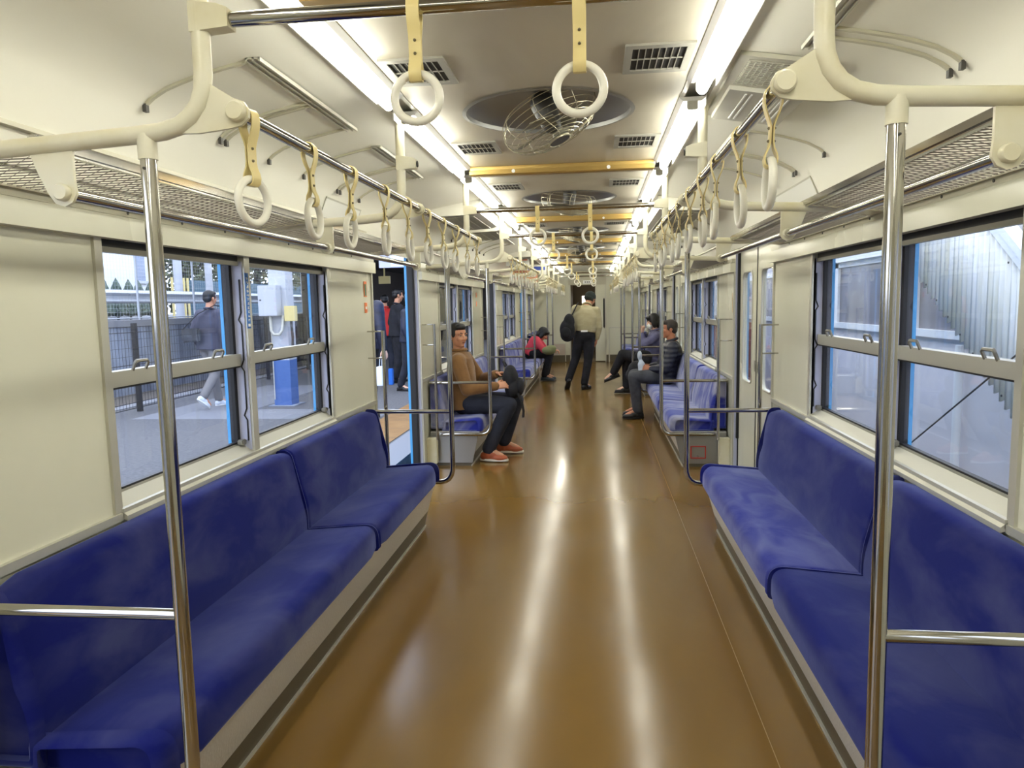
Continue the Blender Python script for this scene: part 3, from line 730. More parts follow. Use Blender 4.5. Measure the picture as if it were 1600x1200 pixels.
# ------------------------------------------------------------------ benches
def cushion(mb, prof, y0, y1, r=.035, r1=None):
    """rounded slab: closed profile (x,z) swept along y, shrinking at both ends"""
    n = len(prof); cx = sum(p[0] for p in prof)/n; cz = sum(p[1] for p in prof)/n
    st = []
    for q in range(5): an = R(90*q/4); st.append((y0+r*(1-math.sin(an)), r*(1-math.cos(an))))
    r1 = r1 or r
    m_ = int((y1-y0-r-r1)/.1)
    st += [(y0+r+(y1-y0-r-r1)*q/m_, 0) for q in range(1, m_)]
    for q in range(4, -1, -1): an = R(90*q/4); st.append((y1-r1*(1-math.sin(an)), r1*(1-math.cos(an))))
    vs = []; fs = []
    for j_, (y, ins) in enumerate(st):
        for (x, z) in prof:
            dx, dz = cx-x, cz-z; d = math.hypot(dx, dz); f = ins/d if d > 0 else 0; vs.append((x+dx*f, y, z+dz*f))
    for i_ in range(len(st)-1):
        for q in range(n): q2 = (q+1) % n; fs.append((i_*n+q, i_*n+q2, (i_+1)*n+q2, (i_+1)*n+q))
    fs.append(tuple(range(n))[::-1]); fs.append(tuple((len(st)-1)*n+q for q in range(n)))
    mb.add(vs, fs)
def rounded(poly, rad, n=5):
    out = []; N = len(poly)
    for i_ in range(N):
        p0, p1, p2 = Vector(poly[i_-1]), Vector(poly[i_]), Vector(poly[(i_+1) % N]); r_ = rad[i_]
        a, b = (p0-p1).normalized(), (p2-p1).normalized(); A_, B_ = p1+a*r_, p1+b*r_
        for q in range(n+1): u = q/n; out.append(tuple((A_*(1-u)**2 + p1*2*u*(1-u) + B_*u*u)))
    return out
def bench(s, y0, y1, joins, label, m='seat', redbox=False, near=True):
    t = T('bench', (s*1.0, (y0+y1)/2, 0), label, 'bench seat', 'long blue benches')
    S = lambda pts: [(s*x, z) for x, z in pts]
    ys = [y0+.012] + joins + [y1-.012]
    for a, b in zip(ys[:-1], ys[1:]):
        mb = MB(); pr = rounded([(.812, .305), (.812, .437), (1.19, .405), (1.19, .31)], [.025, .07, .02, .01], 8)
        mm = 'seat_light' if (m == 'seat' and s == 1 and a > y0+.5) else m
        cushion(mb, S(pr), a+.0005, b-.0005, .045 if a < y0+.1 else .016, .045 if b > y1-.1 else .016); t.part('seat_cushion', mb, mm)
        mb = MB(); pr = rounded([(1.155, .33), (1.135, .46), (1.215, .775), (1.285, .775), (1.285, .33)], [.01, .10, .035, .02, .01], 8)
        cushion(mb, S(pr), a+.0005, b-.0005, .032 if a < y0+.1 else .014, .032 if b > y1-.1 else .014); t.part('backrest', mb, m)
    mb = MB(); mb.prism(S([(.845, .31), (.905, .10), (.925, .10), (1.285, .10), (1.285, .31)]), 'y', y0+.02, y1-.02); kp = t.part('kick_panel', mb, 'kick')
    mb = MB(); mb.prism(S([(.903, .105), (.928, 0), (1.285, 0), (1.285, .105)]), 'y', y0+.021, y1-.021); sk = t.part('skirting', mb, 'skirt')
    mb = MB(); mb.box((s*.918, y0+.02, 0), (s*.926, y1-.02, .012)); t.part('floor_trim', mb, 'alu', sk)
    mb = MB()
    for q in range(int((y1-y0)/.42)): mb.disc((s*.846, y0+.22+q*.42, .298), .006, 'x', -.004*s, 10)
    t.part('screw', mb, 'dark', kp)
    mb = MB(); mb.prism(S([(.85, .30), (.912, .03), (1.285, .03), (1.285, .30)]), 'y', y0+.008, y0+.02); ep = t.part('end_panel', mb, 'bench_end')
    if redbox:
        mb = MB(); x0, x1, z0, z1 = .985, 1.115, .075, .185
        for a, b in (((x0, z0), (x1, z0+.009)), ((x0, z1-.009), (x1, z1)), ((x0, z0), (x0+.009, z1)), ((x1-.009, z0), (x1, z1))): mb.box((s*a[0], y0+.004, a[1]), (s*b[0], y0+.008, b[1]))
        t.part('red_outline', mb, 'red', ep)
        mb = MB(); mb.cone((s*1.045, y0+.006, .098), (s*1.045, y0-.004, .098), .008, .007, 12); t.part('latch', mb, 'chrome', ep)
    return t.r
for s in (-1, 1):
    j = Y0+1.70 if s == -1 else Y0+1.26
    for k in (0, 1, 2):
        sh = k*P
        bench(s, Y0+sh+.012, Y0+sh+L-.012, [j+sh], '%s blue velour bench on the %s%s' % (['nearest long', 'second long', 'third long'][k], SIDE[s], ['', ', beyond the first door', ', beyond the second door'][k]),
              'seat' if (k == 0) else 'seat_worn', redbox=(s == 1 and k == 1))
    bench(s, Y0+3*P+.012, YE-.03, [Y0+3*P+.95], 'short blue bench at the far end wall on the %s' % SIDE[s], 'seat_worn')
    mb = MB()
# ------------------------------------------------------------------ small grab bars beside the doors
for s in (-1, 1):
    for k in range(3):
        for e, y, d in ((0, Y0+k*P+L+.10, 'near'), (1, Y0+k*P+P-.10, 'far')):
            t = T('door_grab_bar', (s*1.2, y, .3), 'thin upright chrome bar on the %s side of the %s door on the %s' % (d, ORD[k], SIDE[s]), 'grab bar', 'upright bars beside the doors')
            mb = MB(); mb.tube([(s*1.195, y, .02 if e == 0 else .26), (s*1.195, y, 1.27)], .0125, 12); t.part('bar', mb, 'chrome')
            mb = MB()
            for z in (1.265, 1.09): mb.tube([(s*1.195, y, z), (s*1.30, y, z)], .005, 8)
            t.part('bracket', mb, 'chrome')
            if e == 1:
                mb = MB(); mb.box((s*1.21, y+.02, 0.04), (s*1.30, y+.09, .27), .006); t.part('cover_box', mb, 'cream_paint')

# ------------------------------------------------------------------ notices
def sticker(s, y, z, wy, wz, m, label, mark=None, cat='sticker', x=1.298):
    mb = MB(); mb.box((s*x, y-wy/2, z-wz/2), (s*(x-.002), y+wy/2, z+wz/2)); mats = [m]
    if mark:
        mats.append(mark[0]); mb.use(1)
        for (u, v, du, dv) in mark[1]: mb.box((s*(x-.0035), y+u*wy-du*wy/2, z+v*wz-dv*wz/2), (s*(x-.002), y+u*wy+du*wy/2, z+v*wz+dv*wz/2))
    return single('sticker', mb, mats, label, cat, origin=(s*x, y, z))
glyph = []
rg = random.Random(3)
for q in range(11):
    v = .40-.075*q
    for _ in range(3): glyph.append((rg.uniform(-.15, .15), v+rg.uniform(-.02, .02), rg.uniform(.2, .55), .010))
    glyph.append((rg.uniform(-.2, .2), v, .10, .045))
glyph.append((0, -.44, .6, .05))
sticker(-1, 2.962, 1.46, .030, .235, 'blue_sticker', 'tall narrow blue sticker with white writing on the near left window post', ('white', glyph), x=1.289)
sticker(-1, 2.962, 1.235, .016, .085, 'vent_white', 'small cream label under the blue sticker on the near left window post', x=1.289)
sticker(-1, 4.60, 1.54, .055, .10, 'orange', 'orange-edged picture sticker on the left panel before the open door, upper one', ('green_sticker', [(0, -.05, .6, .75)]))
sticker(-1, 4.60, 1.42, .05, .065, 'orange', 'small square orange sticker on the left panel before the open door, lower one', ('white', [(0, 0, .5, .25)]))
for (y, z, c) in ((9.05, 1.55, 'upper'), (9.05, 1.44, 'lower')): sticker(-1, y, z, .05, .06, 'orange', 'small orange sticker beside the second left door, %s one' % c)
sticker(-1, 8.75, 1.42, .03, .20, 'red', 'narrow red sticker on the left panel beside the second bench window', ('white', [(0, .3, .5, .1), (0, 0, .5, .1), (0, -.3, .5, .1)]))
sticker(1, 9.2, 1.55, .05, .06, 'orange', 'small orange sticker on the right panel before the second door, upper one')
sticker(1, 9.2, 1.44, .05, .06, 'orange', 'small orange sticker on the right panel before the second door, lower one')
for s_, y, nm in ((1, 6.11, 'door pillar'),): sticker(s_, y, 1.40, .012, .16, 'gold', 'thin yellow caution strip on the right door pillar', x=1.297)

# ------------------------------------------------------------------ posters: framed on the coving over the racks, hung from the side ceiling further down
def framed(s, y0, y1, m, label):
    t = T('framed_poster', (s*1.25, (y0+y1)/2, 1.92), label, 'poster', 'posters over the luggage racks')
    def q(z0, z1, y0_, y1_, off):
        mbq = MB(); xs = lambda z: (1.265-(z-1.88)*.43-off) if z > 1.88 else (1.285-(z-1.80)*.25-off)
        mbq.prism([(s*xs(z0), z0), (s*xs(z1), z1), (s*(xs(z1)-.003), z1), (s*(xs(z0)-.003), z0)], 'y', y0_, y1_); return mbq
    t.part('poster_sheet', q(1.905, 1.995, y0, y1, .002), m); mb = MB()
    for z0, z1, a, b in ((1.897, 1.905, y0-.008, y1+.008), (1.995, 2.003, y0-.008, y1+.008)): 
        k_ = q(z0, z1, a, b, .003); mb.add(k_.v, k_.f)
    for a in (y0-.008, y1): k_ = q(1.897, 2.003, a, a+.008, .003); mb.add(k_.v, k_.f)
    t.part('poster_frame', mb, 'alu')
framed(-1, 3.75, 4.3, 'poster_a', 'pale framed poster over the far end of the near left rack')
framed(1, 3.7, 4.4, 'poster_a', 'pale framed poster over the far end of the near right rack')
framed(-1, 6.6, 7.4, 'poster_a', 'pale framed poster over the second left rack')
framed(1, 6.5, 7.4, 'poster_a', 'pale framed poster over the second right rack')
def hung(x, y, w_, h_, z, m, m2, label):
    mb = MB(); mb.box((x-w_/2, y, z-h_), (x+w_/2, y+.002, z)); mb.use(1).box((x-w_/2+.03, y-.002, z-h_*.55), (x+w_/2-.03, y, z-h_*.2))
    single('hanging_poster', mb, [m, m2], label, 'poster', origin=(x, y, z))
hung(-.93, 10.6, .34, .16, 2.14, 'poster_a', 'poster_b', 'paper poster with an orange patch hung high on the left, nearest')
hung(-.86, 13.2, .36, .18, 2.13, 'poster_a', 'poster_c', 'paper poster with a blue patch hung high on the far left')
hung(-.98, 12.3, .42, .20, 1.99, 'poster_b', 'poster_a', 'orange and white poster hung low on the far left')

# ------------------------------------------------------------------ outside: platform on the left
def g(name, mb, m, origin=(0, 0, 0), **k): return struct(name, mb, m, **k)
mb = MB(); mb.box((-6.95, -20, -.25), (-1.62, 70, 0)); mb.use(1).box((-6.0, 8.95, 0), (-2.62, 9.85, .002)); mb.box((-6.0, 9.85, 0), (-4.7, 13, .002))
mb.use(2).box((-1.95, -20, 0), (-1.62, 70, .004)); mb.use(3).box((-2.55, -20, 0), (-1.98, 70, .006))
mb.use(4)
for q in range(60): mb.box((-2.56, -5+q*.6, .006), (-1.97, -4.992+q*.6, .0065))
mb.use(2).box((-7.0, -20, -.25), (-6.75, 70, .012))
g('ground_platform', mb, ['asphalt', 'paving', 'concrete_cap', 'tactile', 'dark_grey'])
mb = MB(); mb.box((-8, -20, -1.3), (6, 70, -1.25)); mb.box((-8.0, -20, -.2), (-6.95, 70, -.02)); g('ground_track', mb, 'track')
mb = MB(); mb.box((-8.4, -20, -1.0), (-8.0, 70, 1.18)); mb.use(1).box((-8.45, -20, 1.18), (-7.97, 70, 1.29)); g('wall_retaining', mb, ['concrete', 'concrete_cap'])
mb = MB(); mb.box((-40, -20, 1.1), (-8.4, 90, 1.2)); g('ground_road', mb, 'asphalt')
for q, fy in enumerate([3.05 + 2.22*i for i in range(11)]):
    fx = -6.35-.045*(fy-9)/1.0*.6
    t = T('platform_fence_panel', (fx, fy, 0), 'dark wire fence panel at the back of the platform, %s' % ('%s along from the left' % (ORD+['thirteenth', 'fourteenth', 'fifteenth'])[q]), 'fence', 'dark wire fence at the back of the platform')
    fx2 = -6.35-.027*(fy+2.2-9)
    fx = -6.35-.027*(fy-9)
    mb = MB(); mb.box((fx-.03, fy-.03, 0), (fx+.03, fy+.03, 1.27)); t.part('post', mb, 'fence_dark')
    mb = MB()
    for z in (.06, .14, .62, .68, 1.14, 1.22): mb.tube([(fx, fy, z), (fx2, fy+2.2, z)], .006, 5)
    n_ = 30
    for i_ in range(1, n_): u = i_/n_; mb.tube([(fx+(fx2-fx)*u, fy+2.2*u, .05), (fx+(fx2-fx)*u, fy+2.2*u, 1.23)], .0028, 4)
    for z in (.25, .38, .5, .8, .92, 1.04): mb.tube([(fx, fy, z), (fx2, fy+2.2, z)], .0024, 4)
    t.part('wire_panel', mb, 'fence_dark')
t = T('guardrail', (-8.9, 18, 1.2), 'white corrugated roadside guardrail behind the concrete wall', 'guardrail')
mb = MB(); prof = [(-8.86, 1.60), (-8.80, 1.64), (-8.86, 1.70), (-8.86, 1.74), (-8.80, 1.80), (-8.86, 1.86), (-8.88, 1.86), (-8.82, 1.80), (-8.88, 1.74), (-8.88, 1.70), (-8.82, 1.64), (-8.88, 1.60)]
mb.prism(prof, 'y', 2, 60); t.part('beam', mb, 'galv')
for i in range(14):
    mb = MB(); mb.tube([(-8.95, 12.65+4*i-4, 1.2), (-8.95, 12.65+4*i-4, 1.88)], .07, 10); t.part('post', mb, 'galv')
t = T('mesh_fence', (-8.2, 18, 1.29), 'tall pale blue mesh fence standing on the concrete wall', 'fence')
for i in range(18):
    y = 6.9+1.9*i; mb = MB(); mb.tube([(-8.2, y, 1.28), (-8.2, y, 2.5)], .022, 8); t.part('post', mb, 'galv')
mb = MB(); mb.tube([(-8.2, 2, 2.5), (-8.2, 45, 2.5)], .018, 8); mb.tube([(-8.2, 2, 1.32), (-8.2, 45, 1.32)], .012, 8); t.part('rail', mb, 'galv')
mb = MB()
for i in range(17):
    z = 1.36+i*.068; mb.tube([(-8.2, 2, z), (-8.2, 40, z)], .0018, 3)
for i in range(420): y = 4+i*.085; mb.tube([(-8.2, y, 1.32), (-8.2, y, 2.5)], .0015, 3)
o_ = t.part('wire', mb, 'galv')
t = T('apartment_block', (-16, 17, 1.2), 'large pale white building beyond the road on the left', 'building')
mb = MB(); mb.box((-22, 4, 1.2), (-15, 24.4, 9)); t.part('wall', mb, 'bld')
for y in (22.2, 27.0): pass
for (y0, y1, z0, z1) in ((22.85, 23.3, 2.48, 4.4), (23.8, 24.25, 2.48, 4.4)):
    mb = MB(); mb.box((-15.02, y0, z0), (-14.97, y1, z1)); f = t.part('window', mb, 'bld_window'); mb = MB(); mb.box((-15.0, y0-.08, z0-.1), (-14.93, y1+.08, z0)); t.part('window_sill', mb, 'galv', f)
def shrub(x, y, h, label):
    t = T('conifer_shrub', (x, y, 1.2), label, 'shrub', 'small pointed conifers against the pale building')
    mb = MB(); mb.tube([(x, y, 1.2), (x, y, 1.4)], .04, 6); t.part('trunk', mb, 'dim_wall')
    bm = bmesh.new(); bmesh.ops.create_icosphere(bm, subdivisions=4, radius=1); rr = random.Random(int(y*10))
    for v in bm.verts:
        z = (v.co.z+1)/2; r_ = .22*(1-z**1.7)*1.25+.02; n2 = math.hypot(v.co.x, v.co.y) or 1; j = 1+rr.uniform(-.12, .12)
        v.co = Vector((x+v.co.x/n2*r_*j*min(1, n2*1.6), y+v.co.y/n2*r_*j*min(1, n2*1.6), 1.3+h*z))
    mb = MB(); mb.frombm(bm); t.part('foliage', mb, 'shrub')
for i, y in enumerate((20.3, 20.9, 21.5, 22.0, 22.6)): shrub(-14.4, y, 1.22-.02*i, 'small dark pointed conifer against the pale building, %s from the left' % ORD[i])
def tree(x, y, h, w_, label, seed, base=1.2):
    t = T('tree', (x, y, base), label, 'tree', 'dark trees beyond the road'); rr = random.Random(seed)
    mb = MB(); mb.chain([(x, y, base), (x+.1, y, base+h*.4), (x, y+.1, base+h*.8)], [.2, .15, .06], 8)
    for q in range(6): an = rr.uniform(0, 6.28); mb.chain([(x, y, base+h*(.25+.08*q)), (x+w_*.5*math.cos(an), y+w_*.5*math.sin(an), base+h*(.5+.06*q))], [.07, .03], 6)
    t.part('trunk', mb, 'dim_wall'); mb = MB()
    for q in range(3800):
        a, b, r_ = rr.uniform(0, 6.28), rr.uniform(-1, 1), rr.random()**.4
        c = Vector((x+w_*r_*math.sqrt(1-b*b)*math.cos(a), y+w_*r_*math.sqrt(1-b*b)*math.sin(a), base+h*.52+h*.5*r_*b)); d1 = Vector((rr.uniform(-1, 1), rr.uniform(-1, 1), rr.uniform(-1, 1))).normalized()*rr.uniform(.06, .16); d2 = d1.orthogonal().normalized()*rr.uniform(.04, .1)
        mb.add([c-d1, c-d2, c+d1, c+d2], [(0, 1, 2, 3)])
    t.part('foliage', mb, 'leaf', flat=True)
tree(-16, 27.4, 5.5, 2.6, 'dark tree beyond the pale building, nearest one', 1)
tree(-15, 31.5, 6, 3.0, 'dark tree standing past the first tree beyond the road', 2)
tree(-14, 37, 5.5, 3.0, 'dark tree farthest along the road', 3)
tree(-16, 43, 7, 4.0, 'large dark tree at the end of the road', 4)
mb = MB(); mb.box((-13.2, 22.9, 1.2), (-13.1, 45, 2.45)); single('hedge_screen', mb, 'hedge_net', 'blue green screen fence under the trees across the road', 'fence', origin=(-13, 35, 1.2))
for i, (x, y, r_) in enumerate(((-10, 16.96, .10), (-10, 18.4, .09), (-10, 25.2, .14))):
    mb = MB(); mb.tube([(x, y, 1.2), (x, y, 8)], r_, 12); single('utility_pole', mb, 'pillar_white', 'pale utility pole beyond the road, %s from the left' % ORD[i], 'pole', 'pale utility poles', origin=(x, y, 1.2))
for i in range(5):
    mb = MB(); mb.box((-12.98, 21.5+i*.22, 1.2), (-12.94, 21.58+i*.22, 2.5)); single('fence_picket', mb, 'box_yellow', 'pale picket beside the pale building, %s from the left' % ORD[i], 'picket', 'pale pickets', origin=(-12.9, 21.5+i*.22, 1.2))

t = T('platform_pillar', (-4.42, 10.3, 0), 'square white platform pillar with a blue lower half', 'pillar')
mb = MB(); mb.box((-4.55, 10.2, .68), (-4.29, 10.46, 2.9)); t.part('shaft', mb, 'pillar_white'); mb = MB(); mb.box((-4.552, 10.198, 0), (-4.288, 10.462, .68)); t.part('painted_base', mb, 'pillar_blue')
mb = MB(); mb.box((-4.62, 10.12, 0), (-4.22, 10.54, .012)); t.part('base_plate', mb, 'concrete')
t = T('control_box', (-4.45, 10.1, 1.32), 'pale grey electrical cabinet on the platform pillar', 'electrical box')
mb = MB(); mb.box((-4.64, 10.02, 1.33), (-4.36, 10.195, 1.77), .008); t.part('case', mb, 'pillar_white'); mb = MB(); mb.disc((-4.60, 10.01, 1.56), .012, 'y', .01, 12); t.part('lock', mb, 'dark')
mb = MB(); mb.tube([(-4.5, 10.1, 1.33), (-4.5, 10.1, 1.12), (-4.46, 10.1, 1.06), (-4.38, 10.1, 1.06), (-4.34, 10.12, 1.12), (-4.34, 10.18, 1.33)], .022, 10); t.part('conduit', mb, 'vent_white')
mb = MB(); mb.tube([(-4.53, 10.17, 1.33), (-4.53, 10.17, .1)], .008, 6); t.part('cable', mb, 'vent_white')
t = T('junction_box', (-4.2, 10.2, 1.25), 'small yellowish box beside the grey cabinet on the pillar', 'electrical box')
mb = MB(); mb.box((-4.29, 10.10, 1.25), (-4.13, 10.20, 1.47), .006); t.part('case', mb, 'box_yellow'); mb = MB(); mb.tube([(-4.21, 10.15, 1.25), (-4.2, 10.15, 1.0), (-4.24, 10.2, .72)], .02, 8); t.part('cable', mb, 'dark_grey')

# station building with canopy further along the platform
mb = MB(); mb.box((-7.6, 12.5, 2.75), (-1.95, 70, 2.95)); mb.use(1).box((-7.6, 30, -.1), (-1.75, 30.2, 2.75)); mb.box((-7.7, 19, 0), (-7.5, 30, 2.75))
g('wall_station', mb, ['canopy', 'dim_wall'])
mb = MB(); mb.box((-3.6, 10.9, 2.02), (-2.2, 11.05, 2.30)); 
t = T('departure_display', (-2.7, 11.6, 2.1), 'blue lit departure display hanging above the platform', 'display')
mb = MB(); mb.box((-3.30, 11.6, 2.06), (-2.62, 11.7, 2.26)); t.part('case', mb, 'pale_jamb')
mb = MB(); mb.box((-3.10, 11.59, 2.075), (-2.66, 11.6, 2.245)); sc = t.part('screen', mb, 'led_blue')
mb = MB(); rg = random.Random(5)
for q in range(9): x = -3.06+q*.022; mb.box((x, 11.585, 2.19), (x+.014, 11.589, 2.225))
for q in range(6): x = -3.04+q*.022; mb.box((x, 11.585, 2.12), (x+.014, 11.589, 2.15))
for q in range(4): x = -2.82+q*.03; mb.box((x, 11.585, 2.10+q*.006), (x+.02, 11.589, 2.12+q*.012))
t.part('lit_text', mb, 'led_white', sc)
mb = MB(); mb.tube([(-2.95, 11.65, 2.26), (-2.95, 11.65, 2.85), (-2.95, 12.6, 2.85)], .02, 8); t.part('hanger', mb, 'dark_grey')
mb = MB(); mb.tube([(-4.8, 17, 2.75), (-4.8, 17, 2.12)], .02, 6); mb.box((-4.94, 16.98, 1.98), (-4.66, 17.02, 2.16)); single('hanging_sign', mb, 'box_yellow', 'small pale sign hanging under the dark canopy, seen through the open door', 'sign', origin=(-4.4, 17, 2.1))

# ------------------------------------------------------------------ outside: building and staircase on the right
mb = MB(); X = 3.32
mb.box((X, -10, -1.3), (X+.2, 60, 1.06)); mb.box((X, -10, 1.06), (X+.2, 5.17, 1.98)); mb.box((X, -10, 1.86), (X+.2, 60, 1.98))
mb.use(1).box((X-.10, -10, 1.86), (X, 10.2, 2.10)); mb.use(0).box((X, -10, 1.98), (X+.2, 10.2, 2.1))
g('wall_building', mb, ['mauve_wall', 'white'])
for q in range(12):
    y0 = 5.17+2.33*q; t = T('building_window', (X, y0+.75, 1.06), 'frosted window of the building on the right, %s from the near end' % ORD[q], 'window', 'frosted windows of the building on the right')
    mb = MB(); mb.box((X-.05, y0, 1.04), (X+.02, y0+2.33, 1.11)); mb.box((X-.03, y0, 1.10), (X+.02, y0+.2, 1.86)); mb.box((X-.03, y0+.0, 1.80), (X+.02, y0+2.33, 1.86)); mb.box((X-.04, y0+.2, 1.10), (X+.02, y0+.24, 1.82)); t.part('frame', mb, 'white')
    mb = MB(); mb.box((X+.0, y0+.2, 1.10), (X+.02, y0+2.33, 1.84)); t.part('frosted_pane', mb, 'frosted')
mb = MB(); mb.tube([(3.26, 6.55, -1.2), (3.26, 6.55, 1.0)], .035, 12); single('drain_pipe', mb, 'white', 'white vertical pipe on the grey building outside the right window', 'pipe', origin=(3.26, 6.55, 0))
mb = MB(); mb.tube([(2.6, 6.4, -.03), (2.6, 5.98, .21), (2.6, 4.42, 1.11), (2.6, 3.2, 1.81)], .006, 6); single('stay_cable', mb, 'dark_grey', 'thin grey cable slanting across the lower right window view', 'cable', origin=(2.5, 4.4, .6))
t = T('stair_cladding', (2.92, 5.6, 0), 'cream corrugated sheet cladding slanting along an outdoor staircase', 'cladding')
def zb(y): return .60+.645*(y-5.06)
def zt(y): return 1.58+.73*(y-5.05)
mb = MB(); n_ = 330; ya, yb = 3.2, 6.98; vs = []; fs = []
for i_ in range(n_+1):
    y = ya+(yb-ya)*i_/n_; x = 2.92+.012*math.sin(2*math.pi*y/.072); wob = .018*math.sin(2*math.pi*y/.072)
    vs += [(x, y, zb(y)+wob), (x, y, max(zt(y), zb(y)+.9)), (x+.006, y, max(zt(y), zb(y)+.9)), (x+.006, y, zb(y)+wob)]
for i_ in range(n_):
    a, b = i_*4, i_*4+4
    for q in range(4): q2 = (q+1) % 4; fs.append((a+q, a+q2, b+q2, b+q))
mb.add(vs, fs); t.part('corrugated_sheet', mb, 'corrugate', ang=80)
mb = MB()
for d0, d1, dx in ((-.01, .055, -.02), (.06, .13, -.03)): mb.prism([(ya, zt(ya)+d0), (7.0, zt(7.0)+d0), (7.0, zt(7.0)+d1), (ya, zt(ya)+d1)], 'x', 2.92+dx, 2.99)
t.part('white_capping', mb, 'white')
mb = MB()
for i_ in range(16):
    y = 4.2+i_*.2; 
    mb.disc((2.905, y, zb(y)+.05), .008, 'x', -.004, 8)
    if i_ % 2: mb.disc((2.905, y, zt(y)-.06), .008, 'x', -.004, 8)
t.part('bolt', mb, 'dark_grey')
t = T('tan_building', (4.2, 8, -1), 'tan building with dark beams behind the staircase', 'building')
mb = MB(); mb.box((4.4, -4, -1), (6.5, 9.5, 5)); t.part('wall', mb, 'tan_wall'); mb = MB()
for z in (1.95, 2.35, 2.8): mb.box((4.34, -4, z), (4.4, 9.5, z+.07))
mb.box((4.3, 6.4, 2.2), (4.4, 6.7, 2.6)); t.part('beam', mb, 'dim_wall')
mb = MB(); mb.box((2.4, 14, -1.25), (3.1, 15.2, 1.0)); single('brick_planter', mb, 'red_brick', 'red brick block outside the second window on the right', 'block', origin=(2.8, 14.6, .2))

# ------------------------------------------------------------------ people
V = Vector
def lerp(a, b, t): return V(a)+(V(b)-V(a))*t
def hand(mb, wrist, d, nrm, side, curl=.6, sc=1.0, spread=.12, seg=10):
    """palm, four fingers and a thumb; d = pointing direction, nrm = direction the palm faces, side=+1 thumb on (d x nrm) side"""
    wrist = V(wrist); d = V(d).normalized(); nrm = V(nrm); nrm = (nrm - d*nrm.dot(d)).normalized(); sd = d.cross(nrm)*side
    for o in (-.026, -.009, .009, .026): mb.cone(wrist+sd*o*.75*sc, wrist+d*.082*sc+sd*o*sc, .0135*sc, .0115*sc, seg)
    mb.ell(wrist+d*.045*sc, (.036*sc, .048*sc, .015*sc), Matrix((sd, d, nrm)).transposed(), 14, 8)
    for i, (o, ln, r_) in enumerate(((.028, .070, .0088), (.0095, .078, .0092), (-.0095, .072, .0088), (-.028, .056, .0078))):
        p = wrist+d*.084*sc+sd*o*sc; c = curl*(1+.12*i); dir_ = (d+sd*spread*(o/.028)).normalized(); pts = [p]; a = 0
        for f in (.42, .33, .25):
            a += c*(.75 if f == .42 else 1.0); dd = dir_*math.cos(a)+nrm*math.sin(a); p = p+dd*ln*f*sc; pts.append(p)
        mb.chain(pts, [r_*sc, r_*.95*sc, r_*.88*sc, r_*.74*sc], seg)
    p = wrist+d*.022*sc+sd*.028*sc; pts = [p, p+(sd*.65+d*.6+nrm*.35).normalized()*.036*sc]; pts.append(pts[-1]+(sd*.2+d*.8+nrm*(.3+curl*.5)).normalized()*.030*sc); pts.append(pts[-1]+(d*.75-sd*.05+nrm*(.4+curl*.6)).normalized()*.024*sc)
    mb.chain(pts, [.0135*sc, .0115*sc, .0098*sc, .008*sc], seg)
def head(mb, c, f, u, sc=1.0):
    """c = head centre; f = facing, u = up"""
    f = V(f).normalized(); u = V(u); u = (u-f*u.dot(f)).normalized(); r = f.cross(u); M = Matrix((r, f, u)).transposed(); q = lambda x, y, z: V(c)+r*x*sc+f*y*sc+u*z*sc
    S = lambda a: tuple(v*sc for v in a)
    mb.ell(q(0, -.012, .03), S((.074, .092, .082)), M); mb.ell(q(0, .018, -.03), S((.060, .068, .078)), M); mb.ell(q(0, .048, -.082), S((.032, .030, .026)), M)
    mb.ell(q(0, .012, -.058), S((.055, .060, .042)), M)
    for s in (-1, 1):
        mb.ell(q(s*.038, .058, -.02), S((.022, .022, .024)), M); mb.ell(q(s*.026, .072, .022), S((.026, .014, .010)), M)
        mb.ell(q(s*.076, -.008, -.012), S((.008, .019, .030)), M @ Matrix.Rotation(s*.3, 3, 'Z')); mb.ell(q(s*.080, -.012, -.002), S((.007, .020, .018)), M)
    mb.cone(q(0, .078, .012), q(0, .098, -.022), .009*sc, .0125*sc, 12); 
    for s in (-1, 1): mb.ell(q(s*.011, .088, -.026), S((.0085, .010, .008)), M)
    mb.ell(q(0, .076, -.052), S((.023, .010, .006)), M); mb.ell(q(0, .073, -.062), S((.020, .010, .007)), M)
    return q, M
def torso(mb, pts, sec, side):
    """pts centre line, sec list of (half width, half depth), side = left-right axis"""
    side = V(side).normalized(); n = len(pts)
    P = []; S_ = []
    for i in range(n-1):
        for k_ in range(4): u = k_/4; P.append(lerp(pts[i], pts[i+1], u)); S_.append((sec[i][0]*(1-u)+sec[i+1][0]*u, sec[i][1]*(1-u)+sec[i+1][1]*u))
    P.append(V(pts[-1])); S_.append(sec[-1])
    mb.sweep(P, lambda i: [(S_[i][0]*math.copysign(abs(math.cos(a))**.85, math.cos(a)), S_[i][1]*math.copysign(abs(math.sin(a))**.85, math.sin(a))) for a in [2*math.pi*q/28 for q in range(28)]], up=side)
